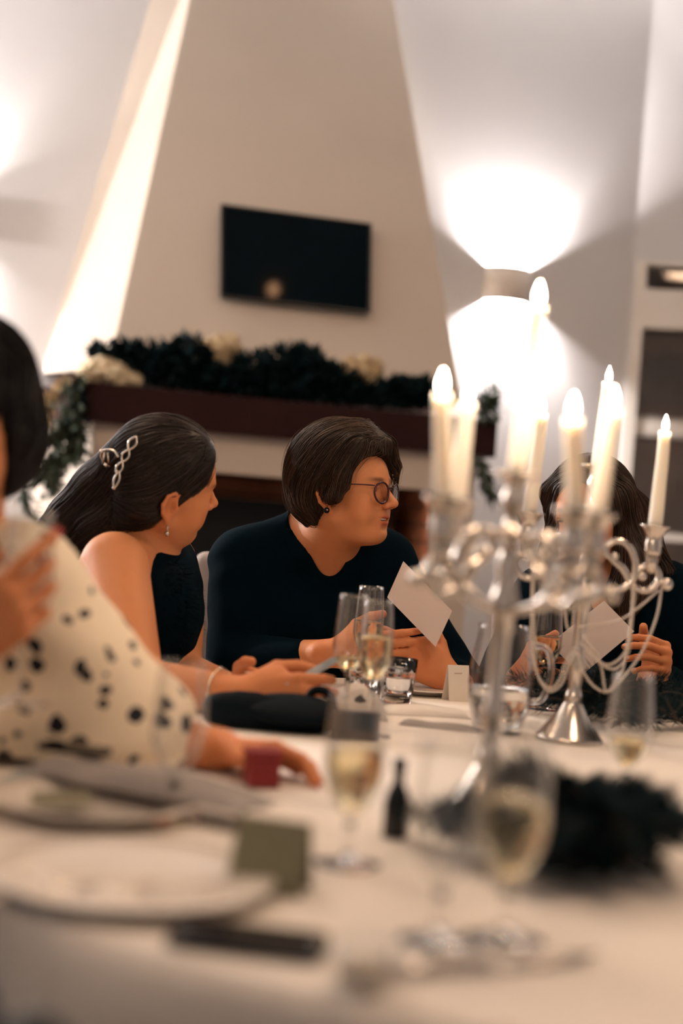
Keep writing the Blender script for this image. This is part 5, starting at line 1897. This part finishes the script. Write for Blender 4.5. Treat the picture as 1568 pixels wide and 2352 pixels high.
def tent(label, name, a, b, h, depth, m, lean=0.0, lines=0, cat='place card'):
    """folded card standing on the table, its front foot from a to b"""
    a, b = np.array(a), np.array(b)
    d = norm(b - a)
    back = np.array([-d[1], d[0], 0])
    if np.dot(back, CF) < 0:
        back = -back
    t = thing(name, label, cat, (a + b) / 2)
    up = Z3 * h + back * depth / 2
    th = back * 0.0006
    obj('front_leaf', *prism([a, b, b + up, a + up], th), m, t, smooth=False)
    obj('back_leaf', *prism([a + back * depth, b + back * depth, b + up + th, a + up + th], th), m, t, smooth=False)
    w = np.linalg.norm(b - a)
    for k in range(lines):
        z = 0.78 - 0.12 * k
        p = [a + d * w * x + up * (z + 0.018 * sin(i * 2.1 + k)) - back * 0.0005 for i, x in enumerate(np.linspace(0.30, 0.66 - 0.1 * k, 14))]
        obj('lettering', *tube(p, 0.00045, 4), M['ink'], t)
    return t


pa, pb2 = T(1031, 1612), T(1079, 1613)
tent('white place card standing before the glass water pitcher', 'place_card', pa, pb2, 0.068, 0.03, M['card_cream'], lines=1)
sa_, sb_ = T(518, 2040), T(690, 2066)
tent('blurred sage green folded card standing in front of the plates', 'menu_card', sa_, sb_, 0.062, 0.035, M['card_sage'])


def flat_card(name, label, quad, m, z=TZ + 0.0008, cat='card', lines=0):
    q = [T(*p, z=z) for p in quad]
    t = thing(name, label, cat, np.mean(q, axis=0))
    obj('sheet', *prism(q, Z3 * 0.0008), m, t, smooth=False)
    for k in range(lines):
        a = q[0] + (q[3] - q[0]) * (0.3 + 0.18 * k) + (q[1] - q[0]) * 0.15
        b = a + (q[1] - q[0]) * (0.7 - 0.12 * k)
        obj('lettering', *tube([a + (b - a) * x + Z3 * (0.0010) + (q[3] - q[0]) * 0.012 * sin(x * 60) for x in np.linspace(0, 1, 30)], 0.0005, 4), M['ink'], t)
    return t


flat_card('paper_sheet', 'cream printed sheet lying before the woman behind the candelabra', [(1500, 1588), (1640, 1594), (1640, 1642), (1500, 1640)], M['card_cream'], lines=3)
flat_card('paper_sheet', 'pale sheet lying at the elbow of the spotted blouse', [(-20, 1800), (118, 1738), (150, 1752), (20, 1830)], M['card_blue'])
flat_card('paper_sheet', 'sage green sheet under the dark phone before the spotted blouse', [(70, 1820), (205, 1818), (215, 1850), (70, 1852)], M['card_sage'], z=TZ + 0.023)


def phone(label, c, ang, L=0.148, w=0.072, z=TZ):
    R = rotm((0, 0, 1), ang)
    t = thing('phone', label, 'phone', (c[0], c[1], z), 'dark phones on the table')
    n = []
    for sx, sy in ((1, 1), (-1, 1), (-1, -1), (1, -1)):
        for k in range(5):
            a = math.atan2(sy, sx) - pi / 4 + pi / 2 * k / 4
            n.append(np.array((sx * (L / 2 - 0.009) + 0.009 * cos(a), sy * (w / 2 - 0.009) + 0.009 * sin(a), 0)))
    P = [R @ p + np.array((c[0], c[1], z + 0.0008)) for p in n]
    obj('case', *prism(P, Z3 * 0.0072), M['navy'], t, smooth=False)
    P = [R @ (p * 0.96) + np.array((c[0], c[1], z + 0.0080)) for p in n]
    obj('screen', *prism(P, Z3 * 0.0006), M['phone'], t, smooth=False)
    return t


phone('dark phone lying near the front edge of the table', T(570, 2172), radians(-8), 0.118, 0.062)
phone('dark phone lying on the cloth under the window side, behind the near fir sprays', T(1552, 1888), radians(-12), 0.13, 0.06)
phone('dark phone lying on the grey napkin before the spotted blouse', T(165, 1800), radians(-18), 0.085, 0.035, TZ + 0.036)

# things held in hands
cq = [W(926, 1289, 2.820), W(889, 1372, 2.815), W(1000, 1486, 2.780), W(1038, 1403, 2.785)]
card('card', 'pale rose card held up by the woman with glasses', cq, CF * 0.0012, M['card_pink'])
cq = [W(1387, 1380, 2.770), W(1456, 1450, 2.760), W(1334, 1552, 2.740), W(1262, 1478, 2.750)]
card('card', 'square pale rose card held up behind the pearl strands', cq, CF * 0.0012, M['card_pink'])
cq = [W(655, 1572, 2.24), W(762, 1511, 2.33), W(788, 1513, 2.35), W(700, 1566, 2.27)]
card('card', 'pale blue card held by the woman with the hair claw', cq, np.array((0, 0.001, 0.001)), M['card_blue'])
cq = [W(560, 1543, 2.42), W(640, 1545, 2.40), W(640, 1562, 2.34), W(600, 1560, 2.36)]
card('card', 'beige pointed leaflet behind the wrist with the bracelet', cq, Z3 * 0.001, M['card_cream'])
rc = T(598, 1806)
rb = thing('gift_box', 'small dark red box under the fingers of the woman in the spotted blouse', 'box', (rc[0], rc[1], TZ + 0.001))
Rz = rotm((0, 0, 1), 0.3)
hb_ = 0.036
obj('box_body', *box((rc[0], rc[1], TZ + 0.001 + hb_ / 2), (0.038, 0.034, hb_), Rz), M['redpaper'], rb, smooth=False)
obj('lid', *box((rc[0], rc[1], TZ + 0.001 + hb_ + 0.004), (0.041, 0.037, 0.008), Rz), M['redpaper'], rb, smooth=False)

# ------------------------------------------------------------------ handbag, brown block, small bottle, tea light
hb0 = T(618, 1690)
ops = []
for k in np.linspace(-0.085, 0.075, 7):
    h = 0.030 + 0.006 * sin(k * 40)
    ops.append(('+', cap(hb0 + np.array((k, 0.06, 0.026)), hb0 + np.array((k, 0.075, h)), 0.026, 0.014), 0.03))
bag = thing('handbag', 'soft black clutch bag lying between the two forearms', 'handbag', hb0 + np.array((0, 0.06, 0)))
V, Fc = polygonize(ops, 0.008)
V = relax(V, Fc, 2)
V[:, 2] = np.maximum(V[:, 2], TZ + 0.001)
obj('bag_body', V, Fc, M['bagblack'], bag)
V, Fc = polygonize([('+', ell(hb0 + np.array((0.03, 0.045, 0.036)), (0.075, 0.04, 0.016), rotm((1, 0, 0), 0.4)), 0)], 0.007)
obj('flap', V, Fc, M['bagblack'], bag)
p0 = hb0 + np.array((0.050, 0.07, 0.035))
obj('strap', *tube(spline([p0, p0 + np.array((0.006, 0, 0.024)), p0 + np.array((0.020, 0, 0.030)), p0 + np.array((0.036, 0.0, 0.022)), p0 + np.array((0.042, 0, 0.0))], 6), 0.007, 8), M['bagblack'], bag)
wl = T(812, 1700)
wt = thing('brown_block', 'dark brown block for the black clutch bag seen through a tumbler', 'brown_block', wl)
Rq = rotm((0, 0, 1), radians(10))
obj('brown_block_body', *box(wl + Z3 * 0.022, (0.070, 0.020, 0.042), Rq), M['brown_block'], wt, smooth=False)  # dark block stands for the bag seen through a glass
obj('flap', *box(wl + np.array((0.012, -0.011, 0.030)), (0.036, 0.004, 0.026), Rq), M['navy'], wt, smooth=False)
bt = TAB(905, 1925)
bo = thing('miniature_bottle', 'slim dark miniature bottle between two blurred glasses', 'bottle', bt)
v, f = lathe([(0.0003, 0.001), (0.0125, 0.001), (0.0135, 0.004), (0.0135, 0.038), (0.0105, 0.050), (0.0062, 0.058), (0.0058, 0.072), (0.0002, 0.072)], 28)
obj('bottle_body', v + bt, f, M['bottle'], bo)
v, f = lathe([(0.0003, 0.0705), (0.0070, 0.0705), (0.0070, 0.084), (0.0002, 0.084)], 24)
obj('cap', v + bt, f, M['navy'], bo)

# ================================================================== greenery
def leaf_quads(c, d, L, w, seed=0, curl=0.25):
    """c, d: (n,3) bases and unit directions; pointed leaves of two quads bent along the middle"""
    rg = np.random.default_rng(seed)
    n = len(c)
    L = L * (0.7 + 0.6 * rg.random((n, 1)))
    s = np.cross(d, rg.normal(0, 1, (n, 3)))
    s /= np.linalg.norm(s, axis=1, keepdims=True) + 1e-9
    u = np.cross(s, d)
    w = w * (0.7 + 0.6 * rg.random((n, 1)))
    m1 = c + d * L * 0.45 + u * L * curl * 0.25
    tip = c + d * L
    V = np.stack([c, m1 + s * w, tip, m1 - s * w, m1 - u * w * 0.5], 1).reshape(-1, 3)
    k = np.arange(n)[:, None] * 5
    Fc = np.concatenate([k + np.array([[0, 1, 4]]), k + np.array([[1, 2, 4]]), k + np.array([[2, 3, 4]]), k + np.array([[3, 0, 4]])])
    return V, Fc


def fir(name, label, sprigs, m, cat, nl=0.026, per=0.0016, w=0.0008, seed=0, group=None, loc=None):
    """fir sprays: each sprig = (start, end, sag); needles all round the twig"""
    rg = np.random.default_rng(seed)
    st, C, D = [], [], []
    for a, b, sag in sprigs:
        a, b = np.array(a), np.array(b)
        t = np.linspace(0, 1, 9)[:, None]
        p = a + (b - a) * t + Z3 * sag * 4 * t * (1 - t)
        st.append(tube(p, (0.0022, 0.0010), 5))
        n = int(np.linalg.norm(b - a) / per)
        u = rg.random(n)
        q = np.stack([np.interp(u, t[:, 0], p[:, i]) for i in range(3)], 1)
        ax = norm(b - a)
        side = rg.normal(0, 1, (n, 3))
        side -= ax * (side @ ax)[:, None]
        side /= np.linalg.norm(side, axis=1, keepdims=True) + 1e-9
        d = side * 0.8 + ax * 0.75
        C.append(q)
        D.append(d / np.linalg.norm(d, axis=1, keepdims=True))
    C, D = np.concatenate(C), np.concatenate(D)
    C[:, 2] = np.maximum(C[:, 2], (loc[2] + 0.003) if loc is not None else -9)
    low = (C[:, 2] + D[:, 2] * nl * 1.2) < (loc[2] + 0.002 if loc is not None else -9)
    D[low, 2] = np.abs(D[low, 2])
    t = thing(name, label, cat, loc if loc is not None else C.mean(0), group)
    obj('twigs', *join(st), M['twig'], t)
    o = obj('needles', *leaf_quads(C, D, nl, w, seed), m, t)
    o['kind'] = 'stuff'
    return t


def scatter_fir(c0, c1, wid, n, L, hgt, seed, up=0.35):
    """sprigs along a table garland from c0 to c1 (xy)"""
    rg = np.random.default_rng(seed)
    out = []
    c0, c1 = np.array(c0), np.array(c1)
    ax = norm(c1 - c0)
    sd_ = np.array((-ax[1], ax[0]))
    for i in range(n):
        u = rg.random()
        p = c0 + (c1 - c0) * u + sd_ * rg.normal(0, wid * 0.30)
        an = rg.normal(0, 0.8) + (pi if rg.random() < 0.5 else 0)
        dr = ax * cos(an) + sd_ * sin(an)
        z = TZ + 0.012 + hgt * rg.random()
        e = p + dr * L * (0.6 + 0.6 * rg.random())
        out.append(((p[0], p[1], z), (e[0], e[1], z + L * up * (rg.random() - 0.25)), 0.008))
    return out


far0, far1 = T(1262, 1655)[:2], T(1640, 1668)[:2]
sp = scatter_fir(far0, far1, 0.22, 60, 0.13, 0.045, 3)
sp += [(tuple(W(1258, 1580, 2.55)), tuple(W(1262, 1505, 2.50)), 0.0), (tuple(W(1240, 1590, 2.5)), tuple(W(1228, 1515, 2.45)), 0.0), (tuple(W(1545, 1640, 2.35)), tuple(W(1590, 1600, 2.35)), 0.0), (tuple(W(1555, 1655, 2.3)), tuple(W(1525, 1598, 2.3)), 0.0),
       (tuple(W(1355, 1600, 2.5)), tuple(W(1365, 1540, 2.5)), 0.0), (tuple(W(1400, 1610, 2.45)), tuple(W(1410, 1550, 2.45)), 0.0)]
fir('fir_garland', 'dark fir branches lying along the table behind the pearl-draped candelabra', sp, M['pine'], 'greenery', 0.030, 0.0008, 0.0009, 5, loc=np.array([*((far0 + far1) / 2), TZ]))
n0, n1 = T(1255, 1985)[:2], T(1400, 1995)[:2]
sp = scatter_fir(n0, n1, 0.20, 85, 0.075, 0.055, 8)
sp += scatter_fir(T(1180, 1960)[:2], T(1280, 1900)[:2], 0.10, 12, 0.07, 0.03, 9)
fir('fir_garland', 'near clump of dark fir sprays, blurred, on the window side of the golden glass', sp, M['pine'], 'greenery', 0.028, 0.0005, 0.0014, 6, loc=np.array([*((n0 + n1) / 2), TZ]))
sp = scatter_fir(T(1035, 1985)[:2], T(1070, 1940)[:2], 0.06, 9, 0.06, 0.03, 12)
fir('fir_garland', 'small dark fir sprig behind the foot of the golden tulip glass', sp, M['pine'], 'greenery', 0.024, 0.0006, 0.0013, 7, loc=np.array([*T(1050, 1960)[:2], TZ]))


# garland on the mantel: leafy clumps placed along the beam
def on_mantel(px, py, v=-0.12):
    p = RP(px, py, FP0 + VV * v, VV)
    return p


def leafy(name, label, clumps, m, L, w, dens, seed, cat='greenery', zmin=None):
    rg = np.random.default_rng(seed)
    C, D, st = [], [], []
    cen0 = clumps[0][0]
    for c, r in clumps:
        n = int(dens * r[0] * r[2])
        x = rg.normal(0, 1, (n, 3))
        x /= np.linalg.norm(x, axis=1, keepdims=True)
        x *= rg.random((n, 1)) ** 0.4
        q = c + U * (x[:, :1] * r[0]) + VV * (x[:, 1:2] * r[1]) + Z3 * (x[:, 2:] * r[2])
        d = x + rg.normal(0, 0.5, (n, 3)) + Z3 * 0.15
        C.append(q)
        D.append(d / np.linalg.norm(d, axis=1, keepdims=True))
        for k in range(5):
            st.append(tube([c - Z3 * r[2] * 0.7, q[k % n]], 0.003, 5))
    C, D = np.concatenate(C), np.concatenate(D)
    if zmin is not None:
        C[:, 2] = np.maximum(C[:, 2], zmin + 0.004)
        low = C[:, 2] + D[:, 2] * L * 1.3 < zmin + 0.004
        D[low, 2] = np.abs(D[low, 2])
    t = thing(name, label, cat, np.array([cen0[0], cen0[1], zmin if zmin is not None else cen0[2]]))
    obj('twigs', *join(st), M['twig'], t)
    o = obj('leaves', *leaf_quads(C, D, L, w, seed), m, t)
    o['kind'] = 'stuff'
    return t


def mc(px, py, rx, rz, v=-0.20, ry=0.07):
    return (on_mantel(px, py, v), (rx, ry, rz))


s_ = 6.0 / FPX
cl_list = [mc(270, 818, 55 * s_, 24 * s_), mc(345, 835, 70 * s_, 38 * s_), mc(425, 838, 62 * s_, 54 * s_), mc(520, 880, 70 * s_, 30 * s_), mc(585, 860, 60 * s_, 45 * s_),
           mc(680, 858, 80 * s_, 58 * s_), mc(760, 885, 70 * s_, 40 * s_), mc(820, 905, 60 * s_, 28 * s_), mc(915, 905, 60 * s_, 34 * s_), mc(965, 905, 50 * s_, 32 * s_), mc(450, 875, 120 * s_, 26 * s_), mc(620, 900, 120 * s_, 24 * s_), mc(232, 806, 22 * s_, 12 * s_), mc(290, 800, 16 * s_, 14 * s_)]
leafy('mantel_garland', 'dark evergreen garland heaped along the mantel beam under the television', cl_list, M['pine'], 0.045, 0.011, 62000, 4, zmin=zM1)
leafy('mantel_sprig', 'dark leafy sprig at the window end of the mantel, above the beam', [mc(1118, 940, 26 * s_, 24 * s_, -0.31, 0.04), mc(1126, 915, 12 * s_, 22 * s_, -0.31, 0.03)], M['pine_pale'], 0.040, 0.010, 60000, 14)


def hanging(label, px_path, spread, n, m, seed, L=0.05, w=0.012, v=-0.34, side_sprays=()):
    rg = np.random.default_rng(seed)
    P = spline([on_mantel(x, y, v) for x, y in px_path], 8)
    st = [tube(P, (0.006, 0.002), 6)]
    C, D = [], []
    paths = [P]
    for a in side_sprays:
        q = spline([on_mantel(x, y, v - 0.02) for x, y in a], 6)
        st.append(tube(q, (0.003, 0.001), 5))
        paths.append(q)
    for k, q in enumerate(paths):
        nn = n if k == 0 else n // 3
        u = rg.random(nn) * (len(q) - 1.001)
        i = u.astype(int)
        c = q[i] + (q[i + 1] - q[i]) * (u - i)[:, None]
        ax = q[i + 1] - q[i]
        ax /= np.linalg.norm(ax, axis=1, keepdims=True) + 1e-9
        d = ax * 0.8 + rg.normal(0, 0.55, (nn, 3))
        C.append(c + rg.normal(0, spread * (1 if k == 0 else 0.4), (nn, 3)))
        D.append(d / np.linalg.norm(d, axis=1, keepdims=True))
    C, D = np.concatenate(C), np.concatenate(D)
    t = thing('hanging_spray', label, 'greenery', P[0])
    obj('twigs', *join(st), M['twig'], t)
    o = obj('leaves', *leaf_quads(C, D, L, w, seed), m, t)
    o['kind'] = 'stuff'
    return t


hanging('grey green spray drooping from the splayed end of the mantel beside the white flowers', [(170, 868), (160, 930), (150, 1000), (132, 1060), (100, 1120)], 0.022, 240, M['pine_pale'], 3,
        side_sprays=[[(165, 960), (185, 1000), (180, 1030)], [(140, 1040), (160, 1055), (175, 1045)], [(130, 1060), (100, 1080), (85, 1085)], [(150, 1000), (120, 1010)], [(125, 1070), (120, 1110)]])
hanging('dark trailing spray over the front corner of the mantel beam', [(188, 866), (183, 910), (172, 950), (168, 985)], 0.014, 160, M['pine'], 5, v=-0.33)
hanging('straw coloured dry spray on the splayed end of the mantel', [(165, 872), (140, 890), (115, 920), (95, 955)], 0.016, 110, M['petal_dim'], 9, v=-0.26)
hanging('green sprig hanging below the window end of the mantel', [(1105, 1048), (1108, 1075), (1118, 1110), (1126, 1130)], 0.012, 90, M['pine_pale'], 7, v=-0.30)
hanging('pale leafy spray low on the bright wall beside the drooping spray', [(40, 1085), (58, 1140), (72, 1180), (90, 1222)], 0.012, 60, M['pine_pale'], 8, v=-0.2, L=0.06)


def flower(label, heads, m, seed, cat='flowers', tall=1.0):
    rg = np.random.default_rng(seed)
    t = thing('white_flower' if m is M['petal'] else 'pale_flower', label, cat, heads[0][0] - Z3 * heads[0][1])
    for c, r in heads:
        parts = []
        for i in range(80):
            d = norm(rg.normal(0, 1, 3))
            p = c + d * r * (0.9 + 0.22 * rg.random()) * np.array((1, 1, tall))
            R = np.array(Vector((0, 0, 1)).rotation_difference(Vector(d)).to_matrix())
            parts.append(ball(p, (r * 0.27, r * 0.22, r * 0.10), 7, 4, R))
        parts.append(ball(c, (r * 0.9, r * 0.9, r * 0.9 * tall), 12, 8))
        obj('bloom', *join(parts), m, t)
    st = [tube([h[0], h[0] - Z3 * h[1] * 1.2], 0.004, 6) for h in heads]
    obj('stalks', *join(st), M['twig'], t)
    return t


hp = lambda px, py, r, v=-0.24: (on_mantel(px, py, v), r * s_)
flower('cream white flower cluster at the splayed end of the mantel', [hp(205, 852, 24), hp(237, 848, 28), hp(266, 860, 27), hp(290, 868, 18), hp(310, 872, 16)], M['petal'], 1)
flower('pale tall blossoms in the garland under the fireplace side of the television', [hp(475, 808, 22, -0.15), hp(505, 805, 26, -0.15), hp(530, 800, 24, -0.15), hp(520, 840, 16, -0.16)], M['petal_dim'], 2, tall=1.3)
flower('pale tall blossoms in the garland under the window side of the television', [hp(800, 848, 22, -0.15), hp(835, 845, 24, -0.15), hp(860, 848, 20, -0.15), hp(852, 885, 16, -0.16)], M['petal_dim'], 3, tall=1.3)
